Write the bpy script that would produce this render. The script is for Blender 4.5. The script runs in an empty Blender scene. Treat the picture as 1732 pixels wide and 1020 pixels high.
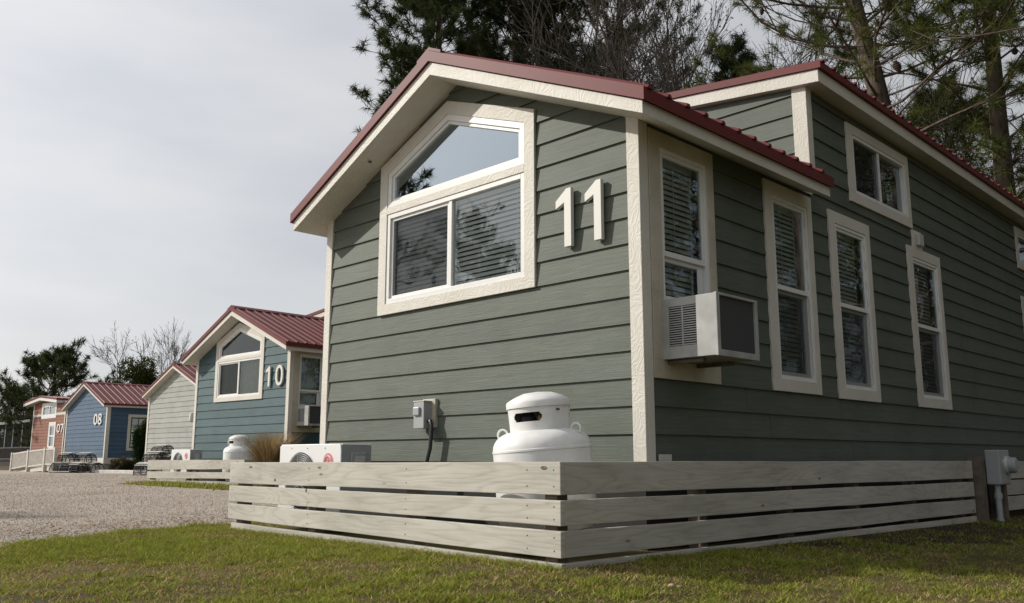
import bpy, math, random
import numpy as np
from mathutils import Vector, Matrix

# ------------------------------------------------------------------ camera, sky, sun
scene = bpy.context.scene
COL = scene.collection
CAM = np.array([3.62439, -4.88584, 0.02506])
YAW, PITCH, FPX = -0.787924, 0.174982, 1490.31
cam_d = bpy.data.cameras.new("camera")
cam_d.sensor_width = 36.0
cam_d.lens = FPX / 1732.0 * 36.0
cam_d.clip_start = 0.05
cam_d.clip_end = 2000.0
cam = bpy.data.objects.new("camera", cam_d)
cam.location = CAM
cam.rotation_euler = (math.pi / 2 + PITCH, 0.0, -YAW)
COL.objects.link(cam)
scene.camera = cam

SUN_DIR = np.array([0.686, 0.515, -0.515])            # direction the light travels
SUN_EL = math.asin(0.515 / np.linalg.norm(SUN_DIR))
SUN_AZ = math.atan2(-0.686, -0.515)
sun_d = bpy.data.lights.new("sun", 'SUN')
sun_d.energy = 3.9
sun_d.angle = math.radians(0.6)
sun_d.color = (1.0, 0.945, 0.86)
sun = bpy.data.objects.new("sun", sun_d)
sun.rotation_euler = Vector(SUN_DIR).to_track_quat('-Z', 'Y').to_euler()
COL.objects.link(sun)

world = bpy.data.worlds.new("World")
scene.world = world
world.use_nodes = True
wt = world.node_tree
wt.nodes.clear()
w_out = wt.nodes.new('ShaderNodeOutputWorld')
w_bg = wt.nodes.new('ShaderNodeBackground')
w_bg.inputs['Strength'].default_value = 0.1
w_sky = wt.nodes.new('ShaderNodeTexSky')
w_sky.sky_type = 'NISHITA'
w_sky.sun_disc = False
w_sky.sun_elevation = SUN_EL
w_sky.sun_rotation = SUN_AZ
w_sky.dust_density = 2.5
w_tc = wt.nodes.new('ShaderNodeTexCoord')
w_map = wt.nodes.new('ShaderNodeMapping')
w_map.inputs['Scale'].default_value = (1.2, 1.2, 4.5)
w_map.inputs['Rotation'].default_value = (0.0, 0.18, 0.3)
w_n = wt.nodes.new('ShaderNodeTexNoise')
w_n.inputs['Scale'].default_value = 1.7
w_n.inputs['Detail'].default_value = 4.0
w_n.inputs['Roughness'].default_value = 0.5
w_r = wt.nodes.new('ShaderNodeValToRGB')
w_r.color_ramp.elements[0].position = 0.32
w_r.color_ramp.elements[0].color = (5.75, 5.88, 6.2, 1)
w_r.color_ramp.elements[1].position = 0.66
w_r.color_ramp.elements[1].color = (7.4, 7.36, 7.3, 1)
w_mix = wt.nodes.new('ShaderNodeMixRGB')
w_mix.inputs['Fac'].default_value = 0.8
wt.links.new(w_tc.outputs['Generated'], w_map.inputs['Vector'])
wt.links.new(w_map.outputs['Vector'], w_n.inputs['Vector'])
wt.links.new(w_n.outputs['Fac'], w_r.inputs['Fac'])
wt.links.new(w_sky.outputs['Color'], w_mix.inputs[1])
w_dot = wt.nodes.new('ShaderNodeVectorMath')
w_dot.operation = 'DOT_PRODUCT'
w_dot.inputs[1].default_value = tuple(-SUN_DIR / np.linalg.norm(SUN_DIR))
wt.links.new(w_tc.outputs['Generated'], w_dot.inputs[0])
w_half = wt.nodes.new('ShaderNodeMath')
w_half.operation = 'MULTIPLY_ADD'
w_half.inputs[1].default_value = 0.5
w_half.inputs[2].default_value = 0.5
wt.links.new(w_dot.outputs['Value'], w_half.inputs[0])
w_g = wt.nodes.new('ShaderNodeValToRGB')                  # thin cloud: brightest round the sun, dull opposite it
for _i, (_p, _v) in enumerate(((0.12, 0.17), (0.42, 0.78), (0.55, 0.97), (0.72, 1.12), (1.0, 1.55))):
    _e = w_g.color_ramp.elements[_i] if _i < 2 else w_g.color_ramp.elements.new(_p)
    _e.position = _p
    _e.color = (_v, _v, _v, 1)
wt.links.new(w_half.outputs[0], w_g.inputs['Fac'])
w_scl = wt.nodes.new('ShaderNodeVectorMath')
w_scl.operation = 'SCALE'
wt.links.new(w_r.outputs['Color'], w_scl.inputs[0])
wt.links.new(w_g.outputs[0], w_scl.inputs['Scale'])
wt.links.new(w_scl.outputs[0], w_mix.inputs[2])
wt.links.new(w_mix.outputs['Color'], w_bg.inputs['Color'])
wt.links.new(w_bg.outputs['Background'], w_out.inputs['Surface'])

scene.view_settings.view_transform = 'Standard'
scene.view_settings.look = 'None'
scene.view_settings.exposure = 0.0
scene.view_settings.gamma = 1.0
scene.cycles.max_bounces = 8
scene.cycles.transparent_max_bounces = 24

# ------------------------------------------------------------------ helpers
rnd = random.Random(7)
FW = np.array([math.sin(YAW) * math.cos(PITCH), math.cos(YAW) * math.cos(PITCH), math.sin(PITCH)])
RT = np.array([math.cos(YAW), -math.sin(YAW), 0.0])
UPV = np.cross(RT, FW)


def at(u, v, d):
    """world point seen at photo pixel (u, v) at depth d: used to find where distant things stand"""
    return CAM + d * (FW + RT * (u - 866) / FPX - UPV * (v - 510) / FPX)


def zg(x, y):
    """height of the ground: level, falling very slightly along the right side of the near cabin"""
    s = np.clip((x + 1.5) / 1.5, 0, 1)
    q = np.clip((x - 0.30) / 1.3, 0, 1)
    return -0.59 - 0.011 * np.clip(y + 1.0, 0, 8) * s - 0.10 * q * q * (3 - 2 * q)


class MB:
    def __init__(s):
        s.v, s.f = [], []

    def add(s, vs, fs):
        o = len(s.v)
        s.v += [tuple(p) for p in vs]
        s.f += [tuple(i + o for i in f) for f in fs]
        return s

    def quad(s, *p):
        return s.add(p, [tuple(range(len(p)))])

    def box(s, x0, x1, y0, y1, z0, z1):
        v = [(x, y, z) for z in (z0, z1) for y in (y0, y1) for x in (x0, x1)]
        return s.add(v, [(0, 2, 3, 1), (4, 5, 7, 6), (0, 1, 5, 4), (2, 6, 7, 3), (0, 4, 6, 2), (1, 3, 7, 5)])

    def prism(s, poly, fn, a, b):
        """poly: 2-D outline, fn(p, t) -> xyz, extruded from t=a to t=b"""
        n = len(poly)
        v = [fn(p, a) for p in poly] + [fn(p, b) for p in poly]
        f = [tuple(range(n))[::-1], tuple(range(n, 2 * n))]
        f += [(i, (i + 1) % n, n + (i + 1) % n, n + i) for i in range(n)]
        return s.add(v, f)

    def ring(s, outer, inner, fn, a, b):
        n = len(outer)
        v = [fn(p, a) for p in outer] + [fn(p, a) for p in inner] + [fn(p, b) for p in outer] + [fn(p, b) for p in inner]
        f = []
        for i in range(n):
            j = (i + 1) % n
            f += [(i, j, n + j, n + i), (2 * n + i, 3 * n + i, 3 * n + j, 2 * n + j),
                  (i, 2 * n + i, 2 * n + j, j), (n + i, n + j, 3 * n + j, 3 * n + i)]
        return s.add(v, f)

    def tube(s, pts, r, n=8, cap=True):
        pts = [Vector(p) for p in pts]
        rs = r if isinstance(r, (list, tuple)) else [r] * len(pts)
        o = len(s.v)
        prev = None
        for i, p in enumerate(pts):
            t = (pts[min(i + 1, len(pts) - 1)] - pts[max(i - 1, 0)]).normalized()
            if prev is None:
                a = t.orthogonal().normalized()
            else:
                a = (prev - t * prev.dot(t)).normalized()
            prev = a
            b = t.cross(a)
            for k in range(n):
                w = 2 * math.pi * k / n
                s.v.append(tuple(p + (a * math.cos(w) + b * math.sin(w)) * rs[i]))
        for i in range(len(pts) - 1):
            for k in range(n):
                q = o + i * n
                s.f.append((q + k, q + (k + 1) % n, q + n + (k + 1) % n, q + n + k))
        if cap:
            s.f.append(tuple(o + k for k in range(n))[::-1])
            s.f.append(tuple(o + (len(pts) - 1) * n + k for k in range(n)))
        return s

    def lathe(s, prof, n=48, c=(0, 0, 0)):
        o = len(s.v)
        for r, z in prof:
            for k in range(n):
                w = 2 * math.pi * k / n
                s.v.append((c[0] + r * math.cos(w), c[1] + r * math.sin(w), c[2] + z))
        for i in range(len(prof) - 1):
            for k in range(n):
                q = o + i * n
                s.f.append((q + k, q + (k + 1) % n, q + n + (k + 1) % n, q + n + k))
        return s

    def build(s, name, mat, parent=None, smooth=False, bevel=0.0):
        me = bpy.data.meshes.new(name)
        me.from_pydata(s.v, [], s.f)
        me.materials.append(mat)
        ob = bpy.data.objects.new(name, me)
        COL.objects.link(ob)
        if parent is not None:
            ob.parent = parent
        if smooth:
            me.polygons.foreach_set('use_smooth', [True] * len(me.polygons))
            if smooth != 'all':
                try:
                    me.set_sharp_from_angle(angle=math.radians(38))
                except Exception:
                    pass
        if bevel:
            b = ob.modifiers.new('bevel', 'BEVEL')
            b.width = bevel
            b.segments = 2
            b.limit_method = 'ANGLE'
        return ob


def np_mesh(name, V, F, mat, parent=None, col=None, smooth=False):
    """big mesh from arrays; F is (m, 3) or (m, 4)"""
    V = np.asarray(V, np.float32)
    F = np.asarray(F, np.int32)
    me = bpy.data.meshes.new(name)
    me.vertices.add(len(V))
    me.vertices.foreach_set('co', V.ravel())
    k = F.shape[1]
    me.loops.add(F.size)
    me.loops.foreach_set('vertex_index', F.ravel())
    me.polygons.add(len(F))
    me.polygons.foreach_set('loop_start', np.arange(0, F.size, k, dtype=np.int32))
    me.polygons.foreach_set('loop_total', np.full(len(F), k, np.int32))
    if smooth:
        me.polygons.foreach_set('use_smooth', np.ones(len(F), bool))
    me.update(calc_edges=True)
    if col is not None:
        a = me.color_attributes.new('tint', 'FLOAT_COLOR', 'POINT')
        a.data.foreach_set('color', np.asarray(col, np.float32).ravel())
    me.materials.append(mat)
    ob = bpy.data.objects.new(name, me)
    COL.objects.link(ob)
    if parent is not None:
        ob.parent = parent
    return ob


def tag(o, label=None, cat=None, group=None, kind=None):
    if label:
        o['label'] = label
    if cat:
        o['category'] = cat
    if group:
        o['group'] = group
    if kind:
        o['kind'] = kind
    return o


def thing(name, label, cat, loc=(0, 0, 0), rz=0.0, group=None):
    o = bpy.data.objects.new(name, None)
    o.empty_display_size = 0.2
    COL.objects.link(o)
    o.location = loc
    o.rotation_euler = (0, 0, rz)
    return tag(o, label, cat, group)


def copy_tree(o, parent=None):
    c = o.copy()
    COL.objects.link(c)
    if parent is not None:
        c.parent = parent
    for ch in list(o.children):
        copy_tree(ch, c)
    return c


# ------------------------------------------------------------------ materials
class NT:
    def __init__(s, name):
        s.m = bpy.data.materials.new(name)
        s.m.use_nodes = True
        s.t = s.m.node_tree
        s.b = s.t.nodes['Principled BSDF']
        s.out = s.t.nodes['Material Output']

    def n(s, kind, **kw):
        x = s.t.nodes.new('ShaderNode' + kind)
        for k, v in kw.items():
            if k in x.inputs:
                x.inputs[k].default_value = v
            else:
                setattr(x, k, v)
        return x

    def l(s, a, b):
        s.t.links.new(a, b)

    def ramp(s, src, stops, interp='LINEAR'):
        r = s.n('ValToRGB')
        r.color_ramp.interpolation = interp
        e = r.color_ramp.elements
        while len(e) < len(stops):
            e.new(0.5)
        for i, (p, c) in enumerate(stops):
            e[i].position = p
            e[i].color = (*c, 1) if len(c) == 3 else c
        s.l(src, r.inputs['Fac'])
        return r.outputs['Color']

    def mix(s, fac, a, b, mode='MIX'):
        x = s.n('MixRGB', blend_type=mode)
        for k, val in ((0, fac), (1, a), (2, b)):
            if hasattr(val, 'node'):
                s.l(val, x.inputs[k])
            else:
                x.inputs[k].default_value = (*val, 1) if isinstance(val, tuple) else val
        return x.outputs[0]

    def coords(s):
        return s.n('TexCoord').outputs['Object']

    def stretched(s, su, sz):
        """texture space along the length of a horizontal board on any upright wall: (x + y, 0, z)"""
        sep = s.n('SeparateXYZ')
        s.l(s.coords(), sep.inputs[0])
        ad = s.n('Math', operation='ADD')
        s.l(sep.outputs[0], ad.inputs[0])
        s.l(sep.outputs[1], ad.inputs[1])
        c = s.n('CombineXYZ')
        m1 = s.n('Math', operation='MULTIPLY')
        m1.inputs[1].default_value = su
        s.l(ad.outputs[0], m1.inputs[0])
        m2 = s.n('Math', operation='MULTIPLY')
        m2.inputs[1].default_value = sz
        s.l(sep.outputs[2], m2.inputs[0])
        s.l(m1.outputs[0], c.inputs[0])
        s.l(m2.outputs[0], c.inputs[2])
        return c.outputs[0]

    def noise(s, vec, scale, detail=3.0, rough=0.55, dist=0.0):
        x = s.n('TexNoise', Scale=scale, Detail=detail, Roughness=rough, Distortion=dist)
        s.l(vec, x.inputs['Vector'])
        return x.outputs['Fac']

    def bump(s, h, strength, dist):
        x = s.n('Bump', Strength=strength, Distance=dist)
        s.l(h, x.inputs['Height'])
        s.l(x.outputs[0], s.b.inputs['Normal'])


def m_plain(name, c, rough=0.5, metal=0.0, var=0.08, scale=6.0, spec=0.5):
    t = NT(name)
    f = t.noise(t.coords(), scale, 4)
    lo = tuple(x * (1 - var) for x in c)
    hi = tuple(min(1, x * (1 + var)) for x in c)
    t.l(t.ramp(f, [(0.3, lo), (0.7, hi)]), t.b.inputs['Base Color'])
    t.b.inputs['Roughness'].default_value = rough
    t.b.inputs['Metallic'].default_value = metal
    t.b.inputs['Specular IOR Level'].default_value = spec
    return t.m


Z0_ROW, ROW = 0.183, 0.1922


def m_siding(name, c, grain=0.5):
    """painted fibre-cement boards with an embossed wood grain"""
    t = NT(name)
    g = t.noise(t.stretched(2.2, 42.0), 1.0, 4, 0.6, 1.3)
    g2 = t.noise(t.stretched(8.0, 130.0), 1.0, 2, 0.5)
    big = t.noise(t.coords(), 1.6, 7, 0.68)
    base = t.ramp(big, [(0.28, tuple(x * 0.80 for x in c)), (0.48, tuple(x * 0.98 for x in c)), (0.72, tuple(x * 1.10 for x in c))])
    fine = t.ramp(g, [(0.35, (0.86, 0.86, 0.86)), (0.6, (1.04, 1.04, 1.04))])
    sep = t.n('SeparateXYZ')
    t.l(t.coords(), sep.inputs[0])
    row = t.n('MapRange')
    row.inputs['From Min'].default_value = Z0_ROW
    row.inputs['From Max'].default_value = Z0_ROW + ROW
    t.l(sep.outputs[2], row.inputs['Value'])
    row.clamp = False
    fl = t.n('Math', operation='FLOOR')
    t.l(row.outputs[0], fl.inputs[0])
    wn = t.n('TexWhiteNoise', noise_dimensions='1D')
    t.l(fl.outputs[0], wn.inputs['W'])
    board = t.ramp(wn.outputs['Value'], [(0.0, (0.93, 0.935, 0.93)), (1.0, (1.05, 1.045, 1.05))])
    base = t.mix(1.0, base, board, 'MULTIPLY')
    t.l(t.mix(1.0, base, fine, 'MULTIPLY'), t.b.inputs['Base Color'])
    h = t.mix(0.35, g, g2)
    t.bump(h, grain, 0.006)
    t.b.inputs['Roughness'].default_value = 0.62
    t.b.inputs['Specular IOR Level'].default_value = 0.35
    return t.m


def m_trim(name, c, dirt=0.35):
    """painted trim boards with a raised rough-sawn texture and a little grime"""
    t = NT(name)
    o = t.coords()
    q = t.noise(o, 5.5, 2.0, 0.45, 0.6)
    mu = t.n('Math', operation='MULTIPLY')
    mu.inputs[1].default_value = 70.0
    t.l(q, mu.inputs[0])
    sn = t.n('Math', operation='SINE')
    t.l(mu.outputs[0], sn.inputs[0])
    f = t.noise(o, 45.0, 3)
    h = t.mix(0.5, sn.outputs[0], f)
    t.bump(h, 0.30, 0.004)
    d = t.noise(o, 2.2, 5, 0.65)
    dc = tuple(x * k for x, k in zip(c, (0.72, 0.68, 0.6)))
    base = t.mix(dirt, c, t.ramp(d, [(0.35, dc), (0.62, c)]))
    t.l(base, t.b.inputs['Base Color'])
    t.b.inputs['Roughness'].default_value = 0.6
    return t.m


def m_fence(name, c, dark):
    """weathered white-washed softwood: long grain lines, knots, grey stains"""
    t = NT(name)
    info = t.n('ObjectInfo')
    off = t.n('VectorMath', operation='SCALE')
    off.inputs[0].default_value = (17.0, 5.0, 9.0)
    t.l(info.outputs['Random'], off.inputs['Scale'])

    def vec(su, sz):
        a = t.n('VectorMath', operation='ADD')
        t.l(t.stretched(su, sz), a.inputs[0])
        t.l(off.outputs[0], a.inputs[1])
        return a.outputs[0]
    rings = t.noise(vec(0.55, 5.0), 1.0, 2.5, 0.45, 0.4)
    mu = t.n('Math', operation='MULTIPLY')
    mu.inputs[1].default_value = 95.0
    t.l(rings, mu.inputs[0])
    w = t.n('Math', operation='SINE')
    t.l(mu.outputs[0], w.inputs[0])
    w2 = t.n('MapRange')
    w2.inputs['From Min'].default_value = -1.0
    t.l(w.outputs[0], w2.inputs['Value'])
    ring = w2.outputs[0]
    g = t.noise(vec(2.5, 90.0), 1.0, 3, 0.6)
    st = t.noise(vec(0.8, 3.0), 1.2, 5, 0.65)
    k = t.n('TexVoronoi', Scale=1.0)
    t.l(vec(2.1, 6.5), k.inputs['Vector'])
    base = t.ramp(st, [(0.28, tuple(x * k for x, k in zip(c, (0.62, 0.63, 0.62)))), (0.42, tuple(x * 0.86 for x in c)), (0.58, c), (0.8, tuple(min(1, x * 1.06) for x in c))])
    tone = t.ramp(info.outputs['Random'], [(0.0, (0.88, 0.885, 0.88)), (0.5, (1.0, 0.99, 0.975)), (1.0, (1.05, 1.05, 1.05))])
    base = t.mix(1.0, base, tone, 'MULTIPLY')
    line = t.ramp(ring, [(0.0, (0.70, 0.68, 0.63)), (0.22, (0.92, 0.91, 0.89)), (0.55, (1, 1, 1))])
    fine = t.ramp(g, [(0.28, (0.8, 0.79, 0.76)), (0.5, (1, 1, 1))])
    kn = t.ramp(k.outputs['Distance'], [(0.03, dark), (0.07, (0.9, 0.88, 0.84)), (0.1, (1, 1, 1))])
    x = t.mix(0.42, base, line, 'MULTIPLY')
    x = t.mix(0.8, x, fine, 'MULTIPLY')
    x = t.mix(1.0, x, kn, 'MULTIPLY')
    t.l(x, t.b.inputs['Base Color'])
    t.bump(t.mix(0.6, ring, g), 0.22, 0.003)
    t.b.inputs['Roughness'].default_value = 0.8
    t.b.inputs['Specular IOR Level'].default_value = 0.25
    return t.m


def m_glass(name, refl=0.16, tint=(0.82, 0.87, 0.86), rc=(0.85, 0.93, 1.0), wave=0.022):
    """window pane: clear, with strong coated reflections and slightly wavy glass"""
    t = NT(name)
    tr = t.n('BsdfTransparent')
    tr.inputs[0].default_value = (*tint, 1)
    gl = t.n('BsdfGlossy', Roughness=0.0)
    gl.inputs['Color'].default_value = (*rc, 1)
    fr = t.n('Fresnel', IOR=1.5)
    ad = t.n('Math', operation='MULTIPLY_ADD')
    ad.inputs[1].default_value = 1.3
    ad.inputs[2].default_value = refl
    t.l(fr.outputs[0], ad.inputs[0])
    ad.use_clamp = True
    n = t.noise(t.coords(), 2.6, 2)
    bp = t.n('Bump', Strength=wave, Distance=0.1)
    t.l(n, bp.inputs['Height'])
    t.l(bp.outputs[0], gl.inputs['Normal'])
    mx = t.n('MixShader')
    t.l(ad.outputs[0], mx.inputs[0])
    t.l(tr.outputs[0], mx.inputs[1])
    t.l(gl.outputs[0], mx.inputs[2])
    t.l(mx.outputs[0], t.out.inputs['Surface'])
    return t.m


def m_screen(name, c, through):
    """insect mesh: part see-through, part dark thread"""
    t = NT(name)
    tr = t.n('BsdfTransparent')
    df = t.n('BsdfDiffuse')
    df.inputs[0].default_value = (*c, 1)
    mx = t.n('MixShader')
    mx.inputs[0].default_value = 1 - through
    t.l(tr.outputs[0], mx.inputs[1])
    t.l(df.outputs[0], mx.inputs[2])
    t.l(mx.outputs[0], t.out.inputs['Surface'])
    return t.m


def m_tint(name, rough=0.8, trans=0.25, k=1.0):
    """leaves or blades whose own colour is stored per blade"""
    t = NT(name)
    a = t.n('Attribute', attribute_name='tint')
    d = t.n('BsdfDiffuse')
    tl = t.n('BsdfTranslucent')
    t.l(a.outputs['Color'], d.inputs[0])
    t.l(a.outputs['Color'], tl.inputs[0])
    mx = t.n('MixShader')
    mx.inputs[0].default_value = trans
    t.l(d.outputs[0], mx.inputs[1])
    t.l(tl.outputs[0], mx.inputs[2])
    t.l(mx.outputs[0], t.out.inputs['Surface'])
    return t.m


def m_bark(name, c):
    t = NT(name)
    mp = t.n('Mapping')
    mp.inputs['Scale'].default_value = (9, 9, 2.6)
    t.l(t.coords(), mp.inputs[0])
    v = t.n('TexVoronoi', Scale=1.4)
    t.l(mp.outputs[0], v.inputs['Vector'])
    n = t.noise(mp.outputs[0], 3.0, 5)
    h = t.mix(0.5, v.outputs['Distance'], n)
    t.l(t.ramp(h, [(0.2, tuple(x * 0.4 for x in c)), (0.45, c), (0.75, tuple(x * 1.35 for x in c))]), t.b.inputs['Base Color'])
    t.bump(h, 0.9, 0.03)
    t.b.inputs['Roughness'].default_value = 0.9
    t.b.inputs['Specular IOR Level'].default_value = 0.2
    return t.m


def m_ground(name, stops, scale=1.0, bump=0.5, dist=0.03, vor=0.0):
    t = NT(name)
    o = t.coords()
    n1 = t.noise(o, 0.55 * scale, 6, 0.62)
    n2 = t.noise(o, 34.0 * scale, 4, 0.7)
    f = t.mix(0.45, n1, n2)
    c = t.ramp(f, stops)
    h = n2
    if vor:
        v = t.n('TexVoronoi', Scale=vor)
        t.l(o, v.inputs['Vector'])
        cell = t.ramp(v.outputs['Color'], [(0.0, (0.72, 0.71, 0.70)), (0.5, (0.98, 0.97, 0.95)), (1.0, (1.22, 1.2, 1.17))])
        c = t.mix(0.9, c, cell, 'MULTIPLY')
        h = t.mix(0.7, n2, v.outputs['Distance'])
    t.l(c, t.b.inputs['Base Color'])
    t.bump(h, bump, dist)
    t.b.inputs['Roughness'].default_value = 0.95
    t.b.inputs['Specular IOR Level'].default_value = 0.15
    return t.m


CREAM = (0.635, 0.61, 0.55)
M = dict(
    green=m_siding('green_paint', (0.102, 0.118, 0.094)),
    teal=m_siding('teal_paint', (0.062, 0.112, 0.122)),
    grey=m_siding('grey_paint', (0.325, 0.335, 0.31)),
    blue=m_siding('blue_paint', (0.062, 0.112, 0.178)),
    rust=m_siding('rust_paint', (0.24, 0.098, 0.062)),
    cream=m_trim('cream_trim', CREAM),
    cream_dirty=m_trim('cream_trim_grimy', (0.55, 0.51, 0.43), 0.75),
    numeral=m_plain('numeral_paint', (0.66, 0.65, 0.60), 0.45, var=0.03),
    vinyl=m_plain('white_vinyl', (0.74, 0.74, 0.72), 0.35, var=0.03),
    red=m_plain('red_metal', (0.135, 0.029, 0.029), 0.55, var=0.12, scale=1.5, spec=0.25),
    fence=m_fence('weathered_board', (0.52, 0.50, 0.445), (0.22, 0.17, 0.12)),
    post=m_plain('grey_timber', (0.13, 0.105, 0.08), 0.85, var=0.3, scale=9),
    dark=m_plain('dark_void', (0.02, 0.019, 0.018), 0.9, var=0.2),
    room=m_plain('room_paint', (0.17, 0.165, 0.15), 0.8),
    glass=m_glass('window_glass', 0.17, (0.9, 0.93, 0.92)),
    glass_front=m_glass('front_glass', 0.07, (0.93, 0.95, 0.94)),
    glass_plain=m_glass('plain_glass', -0.02, (0.7, 0.73, 0.72)),
    glass_blue=m_glass('coated_glass', 0.34, (0.6, 0.64, 0.66), (0.72, 0.86, 1.0), 0.006),
    screen=m_screen('insect_screen', (0.03, 0.032, 0.033), 0.58),
    net=m_screen('trap_net', (0.03, 0.03, 0.032), 0.66),
    blind=m_plain('blind_slat', (0.78, 0.83, 0.79), 0.5, var=0.03),
    curtain=m_plain('curtain_cloth', (0.40, 0.46, 0.38), 0.8, var=0.12, scale=9),
    white=m_plain('white_enamel', (0.78, 0.78, 0.77), 0.32, var=0.03, scale=3),
    tank=m_plain('tank_enamel', (0.74, 0.74, 0.725), 0.38, var=0.07, scale=11),
    offwhite=m_plain('aged_white_casing', (0.50, 0.50, 0.475), 0.4, var=0.07),
    acwhite=m_plain('shade_grey_casing', (0.36, 0.36, 0.345), 0.5, var=0.16, scale=7),  # white casing darkened to grey: shade of the side wall put into its colour
    greycase=m_plain('grey_casing', (0.33, 0.345, 0.35), 0.42, var=0.06),
    black=m_plain('black_plastic', (0.014, 0.014, 0.015), 0.5, var=0.1),
    wire=m_plain('dark_wire', (0.03, 0.03, 0.032), 0.5),
    brass=m_plain('brass', (0.45, 0.30, 0.09), 0.35, 0.9),
    pink=m_plain('faded_red_print', (0.62, 0.20, 0.22), 0.5),
    pinkpale=m_plain('pale_print', (0.72, 0.55, 0.54), 0.5),
    lath=m_plain('pale_lath', (0.58, 0.56, 0.52), 0.75, var=0.2),
    railing=m_plain('railing_paint', (0.55, 0.52, 0.47), 0.6, var=0.12),
    slate=m_plain('slate_metal', (0.20, 0.215, 0.23), 0.5),
    brown=m_plain('dark_stain', (0.035, 0.028, 0.024), 0.7),
    block=m_plain('concrete_block', (0.30, 0.29, 0.26), 0.9, var=0.2),
    needle=m_tint('pine_needle', trans=0.3),
    leaf=m_tint('leaf', trans=0.3),
    blade=m_tint('grass_blade', trans=0.35),
    bark=m_bark('pine_bark', (0.098, 0.077, 0.061)),
    twig=m_bark('grey_twig', (0.085, 0.074, 0.064)),
    cone=m_plain('pine_cone', (0.055, 0.036, 0.024), 0.8, var=0.4, scale=30),
    soil=m_ground('soil', [(0.3, (0.045, 0.035, 0.022)), (0.5, (0.10, 0.085, 0.045)), (0.7, (0.17, 0.13, 0.075))], 1.0, 0.8, 0.03),
    shade_soil=m_ground('shade_toned_soil', [(0.3, (0.020, 0.017, 0.011)), (0.5, (0.045, 0.037, 0.023)), (0.7, (0.085, 0.065, 0.04))], 1.0, 0.9, 0.03),  # soil tone with shade put into the colour
    turf=m_ground('turf', [(0.3, (0.040, 0.040, 0.016)), (0.48, (0.095, 0.085, 0.032)), (0.62, (0.17, 0.125, 0.06)), (0.75, (0.22, 0.145, 0.08))], 1.2, 0.8, 0.03),
    gravel=m_ground('gravel', [(0.3, (0.27, 0.215, 0.17)), (0.5, (0.405, 0.345, 0.29)), (0.7, (0.49, 0.435, 0.375))], 1.0, 0.9, 0.014, 62.0),
    tan_stone=m_plain('tan_stone', (0.38, 0.27, 0.19), 0.9, var=0.25, scale=30),
    stone=m_plain('stone_chip', (0.36, 0.34, 0.31), 0.9, var=0.45, scale=14),
)

# ------------------------------------------------------------------ ground
def grid(name, xs, ys, off, mat, label=None, inside=None):
    V = [(x, y, zg(x, y) + off) for y in ys for x in xs]
    n = len(xs)
    F = [(j * n + i, j * n + i + 1, (j + 1) * n + i + 1, (j + 1) * n + i) for j in range(len(ys) - 1) for i in range(n - 1)]
    return np_mesh(name, V, F, mat)


def axis(vals):
    return sorted(set(round(v, 3) for v in vals))


gx = axis([-400, -200, -120, -80] + list(np.linspace(-60, -5, 12)) + list(np.linspace(-4.5, 6, 22)) + [10, 30, 80, 200, 400])
gy = axis([-400, -200, -80, -40, -20] + list(np.linspace(-10, 12, 45)) + [20, 40, 80, 200, 400])
tag(grid('ground', gx, gy, -0.012, M['soil']), 'bare brown earth with dry grass between the cabins', kind='structure')


def lawn_edge(y):
    """x where the lawn stops and the gravel starts"""
    base = np.interp(y, [-9, -5, -3, -1.8, -1.2, -0.6, 0.5, 4, 12], [-0.9, -2.1, -3.3, -4.05, -4.2, -4.15, -4.35, -4.6, -5])
    return base + 0.09 * np.sin(y * 3.1) + 0.05 * np.sin(y * 8.3 + 1) + 0.03 * np.sin(y * 19)


def strip(name, ys, xl, xr, nx, off, mat):
    V, F = [], []
    for j, y in enumerate(ys):
        a, b = xl(y), xr(y)
        for i in range(nx + 1):
            x = a + (b - a) * i / nx
            V.append((x, y, zg(x, y) + off))
    n = nx + 1
    for j in range(len(ys) - 1):
        for i in range(nx):
            F.append((j * n + i, j * n + i + 1, (j + 1) * n + i + 1, (j + 1) * n + i))
    return np_mesh(name, V, F, mat)


def lot_back(x):
    return np.interp(x, [-80, -36, -33, -20, -18.5, -14, -9, -4], [7.0, 8.6, 9.6, 9.2, 3.6, 3.45, 3.2, 3.0])


lx = axis(list(np.linspace(-70, -20, 26)) + list(np.linspace(-20, -0.5, 40)))
V, F = [], []
for x in lx:
    yb = float(lot_back(x))
    for j in range(31):
        y = -40 + (yb + 40) * j / 30
        xx = min(x, float(lawn_edge(y)) + 0.25)
        V.append((xx, y, zg(xx, y) - 0.004))
for i in range(len(lx) - 1):
    for j in range(30):
        F.append((i * 31 + j, (i + 1) * 31 + j, (i + 1) * 31 + j + 1, i * 31 + j + 1))
tag(np_mesh('gravel_lot', V, F, M['gravel']), 'pale gravel parking lot in front of the cabins', kind='structure')
lys = list(np.linspace(-12, -4, 20)) + list(np.linspace(-3.9, 13, 140))
tag(strip('lawn', lys, lambda y: float(lawn_edge(y)), lambda y: 14.0, 40, 0.004, M['turf']), 'mown winter lawn around the green cabin', kind='structure')

sys_ = list(np.linspace(0.6, 11.5, 90))  # bare soil, coloured dark to deepen the shade beside the fence
tag(strip('soil_strip', sys_, lambda y: 0.27, lambda y: 0.30 + np.interp(y, [0.6, 2.5, 5, 11], [0.0, 0.5, 1.0, 1.2]) + 0.10 * math.sin(y * 4.1) + 0.06 * math.sin(y * 11), 10, 0.009, M['shade_soil']),
    'bare soil along the side of the green cabin, coloured dark as painted shade', kind='structure')
rs = np.random.default_rng(3)


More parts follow.
